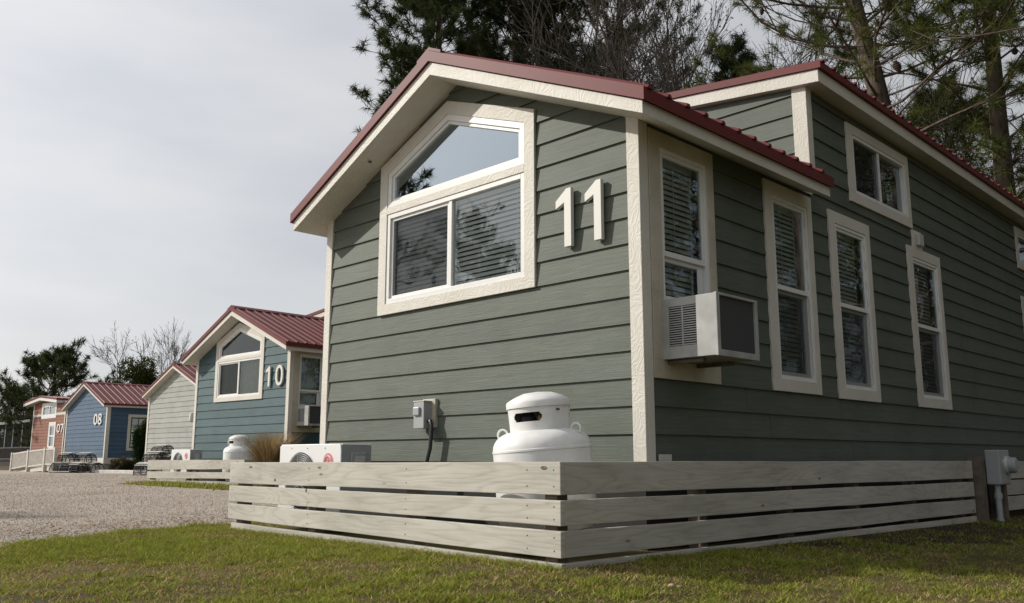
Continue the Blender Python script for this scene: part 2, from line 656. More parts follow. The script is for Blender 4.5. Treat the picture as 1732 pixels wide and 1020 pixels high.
def patch(x, y):
    """smooth 0..1 pattern of green and straw patches"""
    s = (0.6 * np.sin(x * 1.9 + 1.3 * np.sin(y * 1.3)) + 0.6 * np.sin(y * 2.3 + 1.1 * np.sin(x * 2.1 + 1)) + 0.6 * np.sin(x * 4.7 - y * 3.9 + np.sin(y * 6))
         + 0.8 * np.sin(x * 9.1 + y * 7.7 + 2 * np.sin(x * 5)) + 0.9 * np.sin(x * 17 - y * 14 + 2 * np.sin(y * 7 + x * 3))
         + 1.1 * np.sin(x * 31 + 3 * np.sin(y * 19)) * np.sin(y * 29 + 2 * np.sin(x * 13)) + 0.9 * np.sin(x * 67 + 3 * np.sin(y * 41)) * np.sin(y * 61 + 3 * np.sin(x * 37)))
    return np.clip(0.50 + s / 4.5 + 0.08 * np.clip(-1.5 - x, -1, 1.5), 0, 1)


def pixel_of(x, y, z):
    d = np.stack([x - CAM[0], y - CAM[1], z - CAM[2]], -1)
    w = d @ FW
    return 866 + FPX * (d @ RT) / w, 510 - FPX * (d @ UPV) / w, w


def make_grass():
    X, Y = [], []
    for n, (x0, x1, y0, y1) in ((620000, (-4.6, 4.2, -4.6, 2.2)), (60000, (0.2, 2.6, 2.0, 9.0))):
        x = rs.uniform(x0, x1, n)
        y = rs.uniform(y0, y1, n)
        X.append(x)
        Y.append(y)
    x, y = np.concatenate(X), np.concatenate(Y)
    z = zg(x, y)
    u, v, w = pixel_of(x, y, z)
    keep = (w > 1.5) & (u > -140) & (u < 1880) & (v < 1100)
    keep &= (x > lawn_edge(y) + rs.normal(0, 0.10, len(x)))
    keep &= ~((x > -3.55) & (x < 0.2) & (y > -1.12) & (y < 9))
    p = patch(x, y)
    near_wall = np.exp(-np.maximum(x - 0.25, 0) * 1.3) * np.clip((y + 0.2) / 1.5, 0, 1)
    keep &= rs.uniform(0, 1, len(x)) < np.clip(0.10 + 1.15 * p, 0, 1) * (1 - 0.75 * near_wall)
    x, y, p, near_wall = x[keep], y[keep], p[keep], near_wall[keep]
    # tussocks against the fence foot and a strip before the far fence
    m = 5200
    t = rs.uniform(0, 1, m)
    x = np.concatenate([x, -3.65 + 3.9 * t, rs.uniform(-17.4, -12.2, 9000)])
    y = np.concatenate([y, -1.16 - np.abs(rs.normal(0, 0.05, m)), 3.75 + rs.normal(0, 0.17, 9000)])
    p = np.concatenate([p, np.full(m, 0.62), patch(x[-9000:], y[-9000:]) * 0.8])
    near_wall = np.concatenate([near_wall, np.zeros(m + 9000)])
    n = len(x)
    z = zg(x, y)
    tall = 0.010 + 0.016 * rs.uniform(0, 1, n) + 0.034 * np.clip(p - 0.5, 0, 1) * rs.uniform(0, 1, n) * 2
    tall[-m - 9000:] *= rs.uniform(0.9, 2.0, m + 9000)
    az = rs.uniform(0, 2 * np.pi, n)
    lean = rs.uniform(0.2, 2.2, n) * tall
    wd = rs.uniform(0.0022, 0.0056, n)
    wd[-9000:] *= 3.0
    tall[-9000:] *= 2.0
    ca, sa = np.cos(az), np.sin(az)
    fa = rs.uniform(0, 2 * np.pi, n)
    V = np.zeros((n, 3, 3))
    V[:, 0] = np.stack([x - wd * np.cos(fa), y - wd * np.sin(fa), z], -1)
    V[:, 1] = np.stack([x + wd * np.cos(fa), y + wd * np.sin(fa), z], -1)
    V[:, 2] = np.stack([x + lean * ca, y + lean * sa, z + tall], -1)
    g1, g2 = np.array([0.195, 0.27, 0.032]), np.array([0.41, 0.39, 0.095])
    st, br = np.array([0.58, 0.44, 0.23]), np.array([0.22, 0.12, 0.06])
    q = rs.uniform(0, 1, n)
    straw = q > np.clip(0.22 + 0.95 * p, 0, 0.92)
    a = rs.uniform(0, 1, n)[:, None] ** 0.8 * np.clip(1.65 - p, 0, 1)[:, None]
    c = g1 * (1 - a) + g2 * a
    c[straw] = (st + (br - st) * rs.uniform(0, 1, n)[:, None] ** 1.6)[straw]
    c *= rs.uniform(0.45, 1.3, n)[:, None]
    col = np.ones((n, 3, 4))
    col[:, :, :3] = c[:, None, :]
    return np_mesh('grass', V.reshape(-1, 3), np.arange(n * 3).reshape(-1, 3), M['blade'], col=col.reshape(-1, 4))


tag(make_grass(), 'short patchy green and straw coloured grass on the lawn', 'grass', kind='stuff')


def make_chips():
    n = 110000
    dd = 5.0 + 28 * rs.uniform(0, 1, n) ** 2.2
    uu = rs.uniform(-120, 600, n)
    lat = (uu - 866) / FPX * dd
    fh = np.array([math.sin(YAW), math.cos(YAW)])
    x = CAM[0] + fh[0] * dd + RT[0] * lat
    y = CAM[1] + fh[1] * dd + RT[1] * lat
    k = (x < lawn_edge(y) + rs.normal(0.02, 0.09, n)) & (y < lot_back(x) - 0.1)
    x, y, dd = x[k], y[k], dd[k]
    n = len(x)
    z = zg(x, y)
    r = rs.uniform(0.0026, 0.0082, n) * (0.8 + dd / 26)
    base = np.array([[1, 0, -.3], [-.5, .87, -.3], [-.5, -.87, -.3], [0.1, 0.1, .75]])
    V = base[None] * r[:, None, None] * rs.uniform(0.6, 1.3, (n, 4, 1))
    a = rs.uniform(0, 6.28, n)
    R = np.stack([np.stack([np.cos(a), -np.sin(a)], -1), np.stack([np.sin(a), np.cos(a)], -1)], 1)
    V[:, :, :2] = np.einsum('nij,nkj->nki', R, V[:, :, :2])
    V += np.stack([x, y, z], -1)[:, None]
    f = np.array([[0, 1, 3], [1, 2, 3], [2, 0, 3]])
    F = (f[None] + 4 * np.arange(n)[:, None, None]).reshape(-1, 3)
    g = rs.uniform(0.13, 0.58, n)[:, None] * np.array([1.0, 0.90, 0.78])
    col = np.ones((n, 4, 4))
    col[:, :, :3] = g[:, None]
    return np_mesh('loose_gravel', V.reshape(-1, 3), F, m_tint('chip', trans=0.0), col=col.reshape(-1, 4))


tag(make_chips(), 'loose grey stone chips scattered over the gravel lot', 'gravel', kind='stuff')


def make_litter():
    n = 2600
    x = rs.uniform(-4.8, 4, n)
    y = rs.uniform(-4.4, 1.5, n)
    x[:700] = -4.65 + rs.normal(0, 0.35, 700)
    y[:700] = rs.uniform(-2.6, 0.8, 700)
    k = ~((x > -3.6) & (x < 0.25) & (y > -1.15))
    x, y = x[k], y[k]
    n = len(x)
    z = zg(x, y) + rs.uniform(0.008, 0.025, n)
    s = rs.uniform(0.005, 0.022, n)
    base = np.array([[-1, 0, 0], [0, -.55, .25], [1.2, 0, 0.1], [0, .55, .3]])
    V = base[None] * s[:, None, None]
    a = rs.uniform(0, 6.28, n)
    R = np.stack([np.stack([np.cos(a), -np.sin(a)], -1), np.stack([np.sin(a), np.cos(a)], -1)], 1)
    V[:, :, :2] = np.einsum('nij,nkj->nki', R, V[:, :, :2])
    V += np.stack([x, y, z], -1)[:, None]
    F = (np.array([[0, 1, 2, 3]])[None] + 4 * np.arange(n)[:, None, None]).reshape(-1, 4)
    c = np.array([0.22, 0.125, 0.07]) * rs.uniform(0.4, 1.7, n)[:, None]
    col = np.ones((n, 4, 4))
    col[:, :, :3] = c[:, None]
    return np_mesh('leaf_litter', V.reshape(-1, 3), F, M['leaf'], col=col.reshape(-1, 4))


tag(make_litter(), 'small brown dead leaves scattered on the lawn', 'leaves', kind='stuff')

# ------------------------------------------------------------------ cabins
EXPO, Z0 = 0.1922, 0.183


def siding(mb, fn, u0, u1, z0, z1, openings=(), lo=None, hi=None, expo=EXPO, start=Z0, fine=1):
    """lapped boards on a wall; fn(u, z, d) -> xyz with d outwards; lo/hi(z) trim a gable; openings are (u-range of z, z0, z1)"""
    k = math.floor((z0 - start) / expo)
    while start + k * expo < z1:
        cb, ct = start + k * expo, start + (k + 1) * expo
        k += 1
        zs = {max(cb, z0), min(ct, z1)}
        for rng, a, b in openings:
            if b > cb and a < ct:
                zs |= {min(max(a, cb), ct), min(max(b, cb), ct)}
                if callable(rng):
                    zs |= {cb + (ct - cb) * i / 8 for i in range(9) if a < cb + (ct - cb) * i / 8 < b}
        if lo:
            zs |= {cb + (ct - cb) * i / fine for i in range(fine + 1)}
        zs = sorted(z for z in zs if z0 - 1e-6 <= z <= z1 + 1e-6)

        def dz(z):
            return 0.021 - 0.017 * (z - cb) / (ct - cb)
        for a, b in zip(zs, zs[1:]):
            if b - a < 1e-4:
                continue
            mid = (a + b) / 2
            cuts = []
            for rng, oa, ob in openings:
                if oa - 1e-6 < mid < ob + 1e-6:
                    cuts.append(rng(mid) if callable(rng) else rng)
            segs = [(u0, u1)]
            for ca, cb2 in cuts:
                nx = []
                for p, q in segs:
                    if ca > p:
                        nx.append((p, min(ca, q)))
                    if cb2 < q:
                        nx.append((max(cb2, p), q))
                segs = [s for s in nx if s[1] - s[0] > 1e-4]
            for p, q in segs:
                pa, qa, pb, qb = p, q, p, q
                if lo:
                    pa, qa = max(p, lo(a)), min(q, hi(a))
                    pb, qb = max(p, lo(b)), min(q, hi(b))
                if qa - pa < 1e-3:
                    continue
                if qb <= pb:
                    pb = qb = (pb + qb) / 2
                mb.quad(fn(pa, a, dz(a)), fn(qa, a, dz(a)), fn(qb, b, dz(b)), fn(pb, b, dz(b)))
                if abs(a - cb) < 1e-6:
                    mb.quad(fn(pa, a, 0.004), fn(qa, a, 0.004), fn(qa, a, 0.021), fn(pa, a, 0.021))
    return mb


def frame_rect(mb, fn, u0, u1, z0, z1, w, d0, d1):
    """four butted boards round a rectangle; w is (left, right, bottom, top)"""
    l, r, b, t = w if isinstance(w, tuple) else (w,) * 4

    def bx(a, c, e, g):
        mb.prism([(a, e), (c, e), (c, g), (a, g)], lambda p, s: fn(p[0], p[1], s), d0, d1)
    bx(u0, u0 + l, z0 + b, z1)
    bx(u1 - r, u1, z0 + b, z1)
    bx(u0, u1, z0, z0 + b)
    bx(u0 + l, u1 - r, z1 - t, z1)


def box_w(mb, fn, u0, u1, z0, z1, d0, d1):
    mb.prism([(u0, z0), (u1, z0), (u1, z1), (u0, z1)], lambda p, s: fn(p[0], p[1], s), d0, d1)


def slab_section(ax, el, er, zb_ap, zb_e, zt_ap, zt_e, wl, wr):
    """roof section in x-z: a sloping slab with plumb eaves"""
    return [(el, zt_e), (ax, zt_ap), (er, zt_e), (er, zb_e), (ax, zb_ap), (el, zb_e)]


def metal_roof(mb, ax, el, er, z_ap, z_e, th, y0, y1, pitch=0.23, fn=None):
    """sheet-metal roof: folded edge sheet plus raised ribs running down both slopes and a ridge cap"""
    sec = [(el, z_e), (ax, z_ap), (er, z_e), (er, z_e + th), (ax, z_ap + th), (el, z_e + th)]
    mb.prism(sec, lambda p, t: (p[0], t, p[1]), y0, y1)
    n = int((y1 - y0 - 0.1) / pitch)
    for i in range(n + 1):
        y = y0 + 0.06 + i * pitch
        for ex in (el, er):
            s = 1 if ex > ax else -1
            a0, b0 = ex + 0.012 * s, ax + 0.1 * s
            sl = (z_e - z_ap) / (ex - ax)

            def zz(x):
                return z_ap + th + sl * (x - ax) + 0.001
            v = []
            for x in (a0, b0):
                v += [(x, y - 0.03, zz(x)), (x, y - 0.013, zz(x) + 0.026), (x, y + 0.013, zz(x) + 0.026), (x, y + 0.03, zz(x))]
            mb.add(v, [(0, 1, 5, 4), (1, 2, 6, 5), (2, 3, 7, 6), (0, 3, 2, 1), (4, 5, 6, 7)])
    w = 0.16
    s1 = (z_ap - z_e) / (ax - el)
    s2 = (z_ap - z_e) / (er - ax)
    cap = [(ax - w, z_ap + th - s1 * w + 0.03), (ax, z_ap + th + 0.034), (ax + w, z_ap + th - s2 * w + 0.03), (ax + w, z_ap + th - s2 * w + 0.004),
           (ax, z_ap + th + 0.004), (ax - w, z_ap + th - s1 * w + 0.004)]
    mb.prism(cap, lambda p, t: (p[0], t, p[1]), y0 + 0.004, y1)
    if fn:
        mb.v = [fn(*p) for p in mb.v]
    return mb


def oval(cx, cz, rx, rz, n=40, e=2.4):
    out = []
    for i in range(n):
        a = 2 * math.pi * i / n
        c, s = math.cos(a), math.sin(a)
        out.append((cx + rx * math.copysign(abs(c) ** (2 / e), c), cz + rz * math.copysign(abs(s) ** (2 / e), s)))
    return out


def digit(mb, ch, u, z, h, fn, d0=0.03, d1=0.065, k=1.0):
    """house numeral, k widens it"""
    s = h / 0.46
    if ch == '1':
        p = [(0.087, 0), (0.157, 0), (0.157, .46), (0.112, .46), (0, .375), (0, .312), (.087, .352)]
        mb.prism([(u + a * s * k, z + b * s) for a, b in p], lambda q, t: fn(q[0], q[1], t), d0, d1)
    elif ch == '7':
        p = [(0.07, 0), (0.145, 0), (0.27, .40), (0.27, .46), (0, .46), (0, .39), (0.185, .39)]
        mb.prism([(u + a * s * k, z + b * s) for a, b in p], lambda q, t: fn(q[0], q[1], t), d0, d1)
    elif ch == '0':
        cx = u + .14 * s * k
        mb.ring(oval(cx, z + .23 * s, .14 * s * k, .23 * s), oval(cx, z + .23 * s, .075 * s * k, .165 * s), lambda q, t: fn(q[0], q[1], t), d0, d1)
    elif ch == '8':
        cx = u + .14 * s * k
        mb.ring(oval(cx, z + .125 * s, .14 * s * k, .125 * s, e=2.1), oval(cx, z + .125 * s, .075 * s * k, .066 * s, e=2.1), lambda q, t: fn(q[0], q[1], t), d0, d1)
        mb.ring(oval(cx, z + .345 * s, .125 * s * k, .115 * s, e=2.1), oval(cx, z + .345 * s, .066 * s * k, .058 * s, e=2.1), lambda q, t: fn(q[0], q[1], t), d0, d1 - 0.002)


def blinds(parent, fn, u0, u1, z0, z1, d, pitch=0.043):
    mb = MB()
    z = z1 - 0.03
    while z > z0:
        mb.add([fn(u0, z - 0.0195, d), fn(u1, z - 0.0195, d), fn(u1, z + 0.0195, d - 0.024), fn(u0, z + 0.0195, d - 0.024)], [(0, 1, 2, 3)])
        z -= pitch
    for t in (0.08, 0.5, 0.92):
        u = u0 + (u1 - u0) * t
        box_w(mb, fn, u - 0.0025, u + 0.0025, z0, z1, d + 0.003, d + 0.006)
    box_w(mb, fn, u0, u1, z1 - 0.03, z1 + 0.02, d - 0.045, d)
    return mb.build('blinds', M['blind'], parent)


def sash_window(root, fn, u0, u1, z0, z1, tw, mid, blind=False, lower_screen=True, trim=None, cur=None, sill_h=None):
    """double-hung window: trim boards, vinyl frame, two sashes with panes"""
    mb = MB()
    frame_rect(mb, fn, u0, u1, z0, z1, tw, 0.012, 0.034)
    w = mb.build('window', trim or M['cream'], root, bevel=0.002)
    l, r, b, t = tw if isinstance(tw, tuple) else (tw,) * 4
    a0, a1, c0, c1 = u0 + l, u1 - r, z0 + b, z1 - t
    fb = MB()
    frame_rect(fb, fn, a0, a1, c0, c1, 0.032, -0.045, 0.026)
    # upper sash stands proud of the lower one
    frame_rect(fb, fn, a0 + 0.032, a1 - 0.032, mid - 0.02, c1 - 0.032, (0.028, 0.028, 0.04, 0.028), -0.012, 0.014)
    frame_rect(fb, fn, a0 + 0.032, a1 - 0.032, c0 + 0.032, mid - 0.0202, (0.034, 0.034, 0.04, 0.03), -0.042, -0.014)
    fb.build('frame', M['vinyl'], w, bevel=0.002)
    g = MB()
    g.quad(fn(a0 + .05, mid, 0.0), fn(a1 - .05, mid, 0.0), fn(a1 - .05, c1 - .05, 0.0), fn(a0 + .05, c1 - .05, 0.0))
    g.quad(fn(a0 + .05, c0 + .06, -0.03), fn(a1 - .05, c0 + .06, -0.03), fn(a1 - .05, mid - .03, -0.03), fn(a0 + .05, mid - .03, -0.03))
    g.build('pane', M['glass'], w)
    if lower_screen:
        s = MB()
        s.quad(fn(a0 + .034, c0 + .034, -0.005), fn(a1 - .034, c0 + .034, -0.005), fn(a1 - .034, mid - .02, -0.005), fn(a0 + .034, mid - .02, -0.005))
        s.build('insect_screen', M['screen'], w)
    if blind:
        blinds(w, fn, a0 + 0.04, a1 - 0.04, c0 + 0.05, c1 - 0.03, -0.075)
    if cur:
        cb = MB()
        n = 28
        for i in range(n):
            ua, ub = a0 + (a1 - a0) * i / n, a0 + (a1 - a0) * (i + 1) / n
            da, db = -0.09 + 0.018 * math.sin(i * 1.3), -0.09 + 0.018 * math.sin((i + 1) * 1.3)
            cb.quad(fn(ua, c0, da), fn(ub, c0, db), fn(ub, c1, db), fn(ua, c1, da))
        cb.build('curtain', cur, w, smooth='all')
    return w


def park_cabin(name, label, loc, rz, paint, numerals, num_u, curtains):
    """the tall cabin with a raised rear part: used for the near green one and the teal one"""
    root = thing(name, label, 'cabin', loc, rz)
    W, L, Y2 = -3.99, 11.6, 2.65

    def front(u, z, d):
        return (u, 0.028 - d, z)

    def side(u, z, d):
        return (-0.028 + d, u, z)

    def back2(u, z, d):
        return (u, Y2 + 0.028 - d, z)

    def left(u, z, d):
        return (W + 0.028 - d, u, z)

    def rear(u, z, d):
        return (u, L - 0.028 + d, z)
    def side_s(u, z, d):
        return (-0.028 + d, u, z * (1 - 0.0045 * u))

    def settle(x, y, z):
        return (x, y, z * (1 - 0.0045 * (y - 2.6)))
    ax, el, er = -2.0, -4.156, 0.262
    zbA, zbE, ztA, ztE = 3.310, 2.306, 3.428, 2.400

    def ub(x):
        """underside of the front roof"""
        return zbA - (zbA - zbE) * ((x - ax) / (er - ax) if x > ax else (ax - x) / (ax - el))

    def lo(z):
        return ax - (zbA + 0.05 - z) / (zbA - zbE) * (ax - el)

    def hi(z):
        return ax + (zbA + 0.05 - z) / (zbA - zbE) * (er - ax)

    def pent(z):
        t = max(0.0, min(1.0, (z - 2.69) / 0.36))
        return (-2.96 + 0.85 * t, -1.155 - 0.90 * t)
    win_lo = ((-2.945, -1.165), 1.45, 2.29)
    win_hi = (pent, 2.38, 3.01)
    mb = MB()
    siding(mb, front, W + 0.03, -0.03, -0.02, 3.34, [win_lo, win_hi], lo, hi, fine=2)
    # side wall with its openings
    S = [(0.11, 0.957, 0.568, 2.392), (1.754, 2.607, 0.568, 2.383), (2.955, 3.86, 0.556, 2.354), (4.838, 5.80, 0.555, 2.33)]
    op = [((a + 0.12, b - 0.12), c + 0.12, d - 0.12) for a, b, c, d in S]
    op += [((3.63, 4.94), 2.69, 3.32), ((9.05, 9.75), 2.9, 3.3), ((9.05, 9.75), 0.72, 2.15)]
    siding(mb, side_s, 0.03, Y2, -0.02, 2.44, op)
    siding(mb, side_s, Y2, L - 0.03, -0.02, 3.53, op)
    siding(mb, back2, W + 0.03, -0.03, 2.30, 3.8, (), lambda z: -2 - (3.77 - z) / 0.115, lambda z: -2 + (3.77 - z) / 0.115, fine=2)
    siding(mb, left, 0.03, Y2, -0.02, 2.44)
    siding(mb, left, Y2, L - 0.03, -0.02, 3.40)
    siding(mb, rear, W + 0.03, -0.03, -0.02, 3.8, (), lambda z: -2 - (3.62 - z) / 0.115, lambda z: -2 + (3.62 - z) / 0.115, fine=2)
    mb.build('wall', paint, root)
    # caulked butt joints between boards on the long side
    jb = MB()
    jr = random.Random(5)
    for k, y in ((3, 2.3), (2, 2.55), (1, 3.0), (0, 4.35), (-1, 3.2), (12, 7.4), (13, 7.9), (11, 8.3), (13, 6.2), (9, 7.0), (10, 9.6), (3, 6.7), (5, 7.9), (7, 8.8), (2, 6.6), (12, 8.7), (14, 8.0), (8, 6.4), (0, 1.7), (1, 1.35), (2, 0.98)):
        z = Z0 + k * EXPO
        jb.quad(side_s(y - .002, z + .003, .0222), side_s(y + .002, z + .003, .0222), side_s(y + .002, z + EXPO - .004, .0055), side_s(y - .002, z + EXPO - .004, .0055))
        jb.build('board_joint', M['dark'], root)
        jb = MB()
    # corner boards
    for (x0, x1, y0, y1, z0, z1) in ((-0.112, 0.0, -0.002, 0.03, -0.02, ub(-0.1) + 0.03), (-0.03, 0.0, 0.030, 0.105, -0.02, 2.43),
                                     (W, W + 0.1, -0.002, 0.03, -0.02, ub(W + .05) + 0.02), (W, W + 0.03, 0.03, 0.105, -0.02, 2.43),
                                     (-0.145, 0.0, Y2 - 0.002, Y2 + 0.03, 2.44, 3.515), (-0.03, 0.0, Y2 + 0.0305, Y2 + 0.105, 2.62, 3.51),
                                     (-0.1, 0.0, L - 0.03, L + 0.002, -0.02, 3.36), (W, W + 0.1, L - 0.03, L + 0.002, -0.02, 3.36)):
        MB().box(x0, x1, y0, y1, z0, z1).build('corner_board', M['cream'], root, bevel=0.004)
    # front roof: cream fascia and soffit, red sheet metal on top
    rf = MB()
    sec = slab_section(ax, el, er, zbA, zbE, ztA, ztE, W + 0.0005, -0.0005)
    rf.prism(sec, lambda p, t: (p[0], t, p[1]), -0.30, 2.46)
    sec2 = slab_section(ax, W + 0.001, -0.001, zbA, ub(-.001), ztA, ub(-.001) + .095, W + 0.0015, -0.0015)
    rf.prism(sec2, lambda p, t: (p[0], t, p[1]), 2.4605, 2.66)
    fas = rf.build('fascia', M['cream'], root, bevel=0.003)
    mr = MB()
    metal_roof(mr, ax, el - 0.03, er + 0.03, ztA + 0.003, ztE - 0.010, 0.095, -0.325, 2.49)
    mr.build('roof', M['red'], root)
    # raised rear roof
    ru = MB()
    e2 = 0.16
    sec = slab_section(-2.0, -4.16, e2, 3.725, 3.477, 3.848, 3.60, 0, 0)
    ru.prism(sec, lambda p, t: settle(p[0], t, p[1]), 2.59, L + 0.2)
    ru.build('fascia', M['cream'], root, bevel=0.003)
    mr = MB()
    metal_roof(mr, -2.0, -4.19, e2 + 0.035, 3.851, 3.603 - 0.004, 0.068, 2.57, L + 0.22, fn=settle)
    mr.build('roof', M['red'], root)
    # floor, partition
    ib = MB()
    ib.box(W + 0.06, -0.06, 0.06, L - 0.06, -0.016, 0.02)
    ib.box(W + 0.06, -0.06, 4.45, 4.5, 0.021, 3.2)
    ib.build('interior', M['room'], root)
    # front picture window: trim, upper raked light, lower slider
    tb = MB()
    o = [(-3.081, 1.3325), (-1.029, 1.3325), (-1.029, 2.797), (-2.105, 3.188), (-3.081, 2.785)]
    inn = [(-2.966, 1.432), (-1.145, 1.432), (-1.145, 2.715), (-2.105, 3.065), (-2.966, 2.702)]
    tb.ring(o, inn, lambda p, t: front(p[0], p[1], t), 0.012, 0.036)
    box_w(tb, front, -2.966, -1.145, 2.296, 2.366, 0.012, 0.0355)
    win = tb.build('window', M['cream'], root, bevel=0.003)
    fb = MB()
    frame_rect(fb, front, -2.966, -1.145, 1.432, 2.2955, 0.045, -0.05, 0.027)
    box_w(fb, front, -2.085, -2.045, 1.477, 2.2505, -0.045, 0.018)
    frame_rect(fb, front, -2.92, -2.086, 1.478, 2.25, 0.028, -0.03, 0.008)
    o2 = [(-2.966, 2.3665), (-1.145, 2.3665), (-1.145, 2.715), (-2.105, 3.065), (-2.966, 2.702)]
    i2 = [(-2.915, 2.415), (-1.197, 2.415), (-1.197, 2.678), (-2.105, 3.008), (-2.915, 2.667)]
    fb.ring(o2, i2, lambda p, t: front(p[0], p[1], t), -0.05, 0.028)
    i3 = [(-2.885, 2.443), (-1.227, 2.443), (-1.227, 2.657), (-2.105, 2.976), (-2.885, 2.648)]
    fb.ring(i2, i3, lambda p, t: front(p[0], p[1], t), -0.048, 0.012)
    fb.build('frame', M['vinyl'], win, bevel=0.003)
    gp = MB()
    gp.add([front(p[0], p[1], -0.012) for p in i2], [(0, 1, 2, 3, 4)])
    gp.build('pane', M['glass_blue'] if not curtains else M['glass_plain'], win)
    gp = MB()
    gp.quad(front(-2.92, 1.475, -0.02), front(-2.08, 1.475, -0.02), front(-2.08, 2.255, -0.02), front(-2.92, 2.255, -0.02))
    gp.quad(front(-2.05, 1.475, -0.005), front(-1.185, 1.475, -0.005), front(-1.185, 2.255, -0.005), front(-2.05, 2.255, -0.005))
    gp.build('pane', M['glass_front'] if not curtains else M['glass_plain'], win)
    sc = MB()
    sc.quad(front(-2.893, 1.505, 0.0), front(-2.113, 1.505, 0.0), front(-2.113, 2.223, 0.0), front(-2.893, 2.223, 0.0))
    sc.build('insect_screen', M['screen'], win)
    if curtains:
        cu = MB()
        n = 60
        for i in range(n):
            ua, ub_ = -2.93 + 1.78 * i / n, -2.93 + 1.78 * (i + 1) / n
            da, db = -0.1 + 0.022 * math.sin(i * 1.1), -0.1 + 0.022 * math.sin((i + 1) * 1.1)
            cu.quad(front(ua, 1.45, da), front(ub_, 1.45, db), front(ub_, 2.28, db), front(ua, 2.28, da))
        cu.build('curtain', M['curtain'], win, smooth='all')
    else:
        blinds(win, front, -2.93, -1.16, 1.46, 2.27, -0.055)
    # side windows
    for i, (a, b, c, d) in enumerate(S):
        tw = (0.125, 0.085, 0.105, 0.115) if i else (0.135, 0.095, 0.13, 0.115)
        mid = (1.485, 1.465, 1.455, 1.455)[i]
        sash_window(root, side, a, b, c, d, tw, mid, blind=not curtains, lower_screen=i > 0, trim=M['cream_dirty'] if i == 0 else None,
                    cur=M['curtain'] if curtains else None)
    # high slider
    tb = MB()
    frame_rect(tb, side, 3.479, 5.047, 2.545, 3.376, (0.13, 0.09, 0.105, 0.10), 0.012, 0.034)
    w = tb.build('window', M['cream'], root, bevel=0.002)
    fb = MB()
    frame_rect(fb, side, 3.6095, 4.9565, 2.6505, 3.2755, 0.035, -0.045, 0.026)
    box_w(fb, side, 4.265, 4.30, 2.686, 3.24, -0.04, 0.014)
    fb.build('frame', M['vinyl'], w, bevel=0.002)
    g = MB()
    g.quad(side(3.63, 2.67, -0.02), side(4.93, 2.67, -0.02), side(4.93, 3.25, -0.02), side(3.63, 3.25, -0.02))
    g.build('pane', M['glass'], w)
    s = MB()
    s.quad(side(3.645, 2.686, 0.0), side(4.264, 2.686, 0.0), side(4.264, 3.24, 0.0), side(3.645, 3.24, 0.0))
    s.build('insect_screen', M['screen'], w)
    for (a, b, c, d) in ((8.93, 9.87, 2.69, 3.305), (8.93, 9.87, 0.6, 2.285)):
        tb = MB()
        frame_rect(tb, side, a, b, c, d, 0.1, 0.012, 0.034)
        w = tb.build('window', M['cream'], root, bevel=0.002)
        fb = MB()
        frame_rect(fb, side, a + .1, b - .1, c + .1, d - .1, 0.03, -0.04, 0.026)
        fb.build('frame', M['vinyl'], w)
        g = MB()
        g.quad(side(a + .12, c + .12, -0.02), side(b - .12, c + .12, -0.02), side(b - .12, d - .12, -0.02), side(a + .12, d - .12, -0.02))
        g.build('pane', M['glass'], w)
    # small cream vent hood above the last tall window
    vb = MB()
    box_w(vb, side, 5.02, 5.28, 2.331, 2.535, 0.012, 0.032)
    v = vb.build('vent', M['cream'], root, bevel=0.003)
    vb = MB()
    box_w(vb, side, 5.10, 5.24, 2.36, 2.50, 0.0325, 0.075)
    vb.build('hood', M['offwhite'], v, bevel=0.012)
    # numerals
    for i, ch in enumerate(numerals):
        nb = MB()
        digit(nb, ch, num_u[i], 1.588, 0.455, front)
        nb.build('numeral', M['numeral'], root, bevel=0.002)
    # skirting under the floor
    sk = MB()
    sk.box(W + 0.08, -0.09, 0.10, 0.13, -0.7, -0.021)
    sk.box(-0.12, -0.09, 0.131, L - 0.1, -0.75, -0.021)
    sk.box(W + 0.08, W + 0.11, 0.131, L - 0.1, -0.7, -0.021)
    sk.build('skirting', M['dark'], root)
    return root


cabin11 = park_cabin('cabin', 'sage green cabin with cream trim, red roof and large number 11', (0, 0, 0), 0.0, M['green'], '11', (-0.775, -0.483), False)
nb = MB()                                                       # soffit knot hole
nb.lathe([(0.0, 0.0), (0.016, 0.001), (0.018, 0.006)], 14, (-3.05, -0.16, 2.80))
nb.build('vent_hole', M['black'], cabin11)
lb = MB()
lb.box(0.001, 0.012, 0.13, 0.27, 0.0, 0.045)
lb.build('plate', M['offwhite'], cabin11)
h10 = Vector((-13.53, 5.25, 0.0))
cabin10 = park_cabin('cabin', 'teal cabin with cream trim, red roof and large number 10', (-13.467, 5.257, 0.0), 0.04, M['teal'], '10', (-0.862, -0.49), True)
cabin10.scale = (1.05, 1.0, 1.0)


def gable_cabin(name, label, loc, rz, W, L, eave, ridge, paint, over=0.22, base=0.0, wallz=-0.02, red=0.085, side_over=0.12):
    """plain gabled cabin: origin at the front right corner, front facing -y"""
    root = thing(name, label, 'cabin', loc, rz)
    ax = W / 2

    def front(u, z, d):
        return (u, 0.028 - d, z)

    def side(u, z, d):
        return (-0.028 + d, u, z)

    def left(u, z, d):
        return (W + 0.028 - d, u, z)

    def rear(u, z, d):
        return (u, L - 0.028 + d, z)
    el, er = W - side_over, side_over
    zbA, zbE = ridge - 0.13, eave - 0.06
    sl = (zbA - zbE) / (er - ax)

    def lo(z):
        return ax - (zbA + 0.04 - z) / sl

    def hi(z):
        return ax + (zbA + 0.04 - z) / sl
    return root, front, side, left, rear, ax, el, er, zbA, zbE, sl, lo, hi


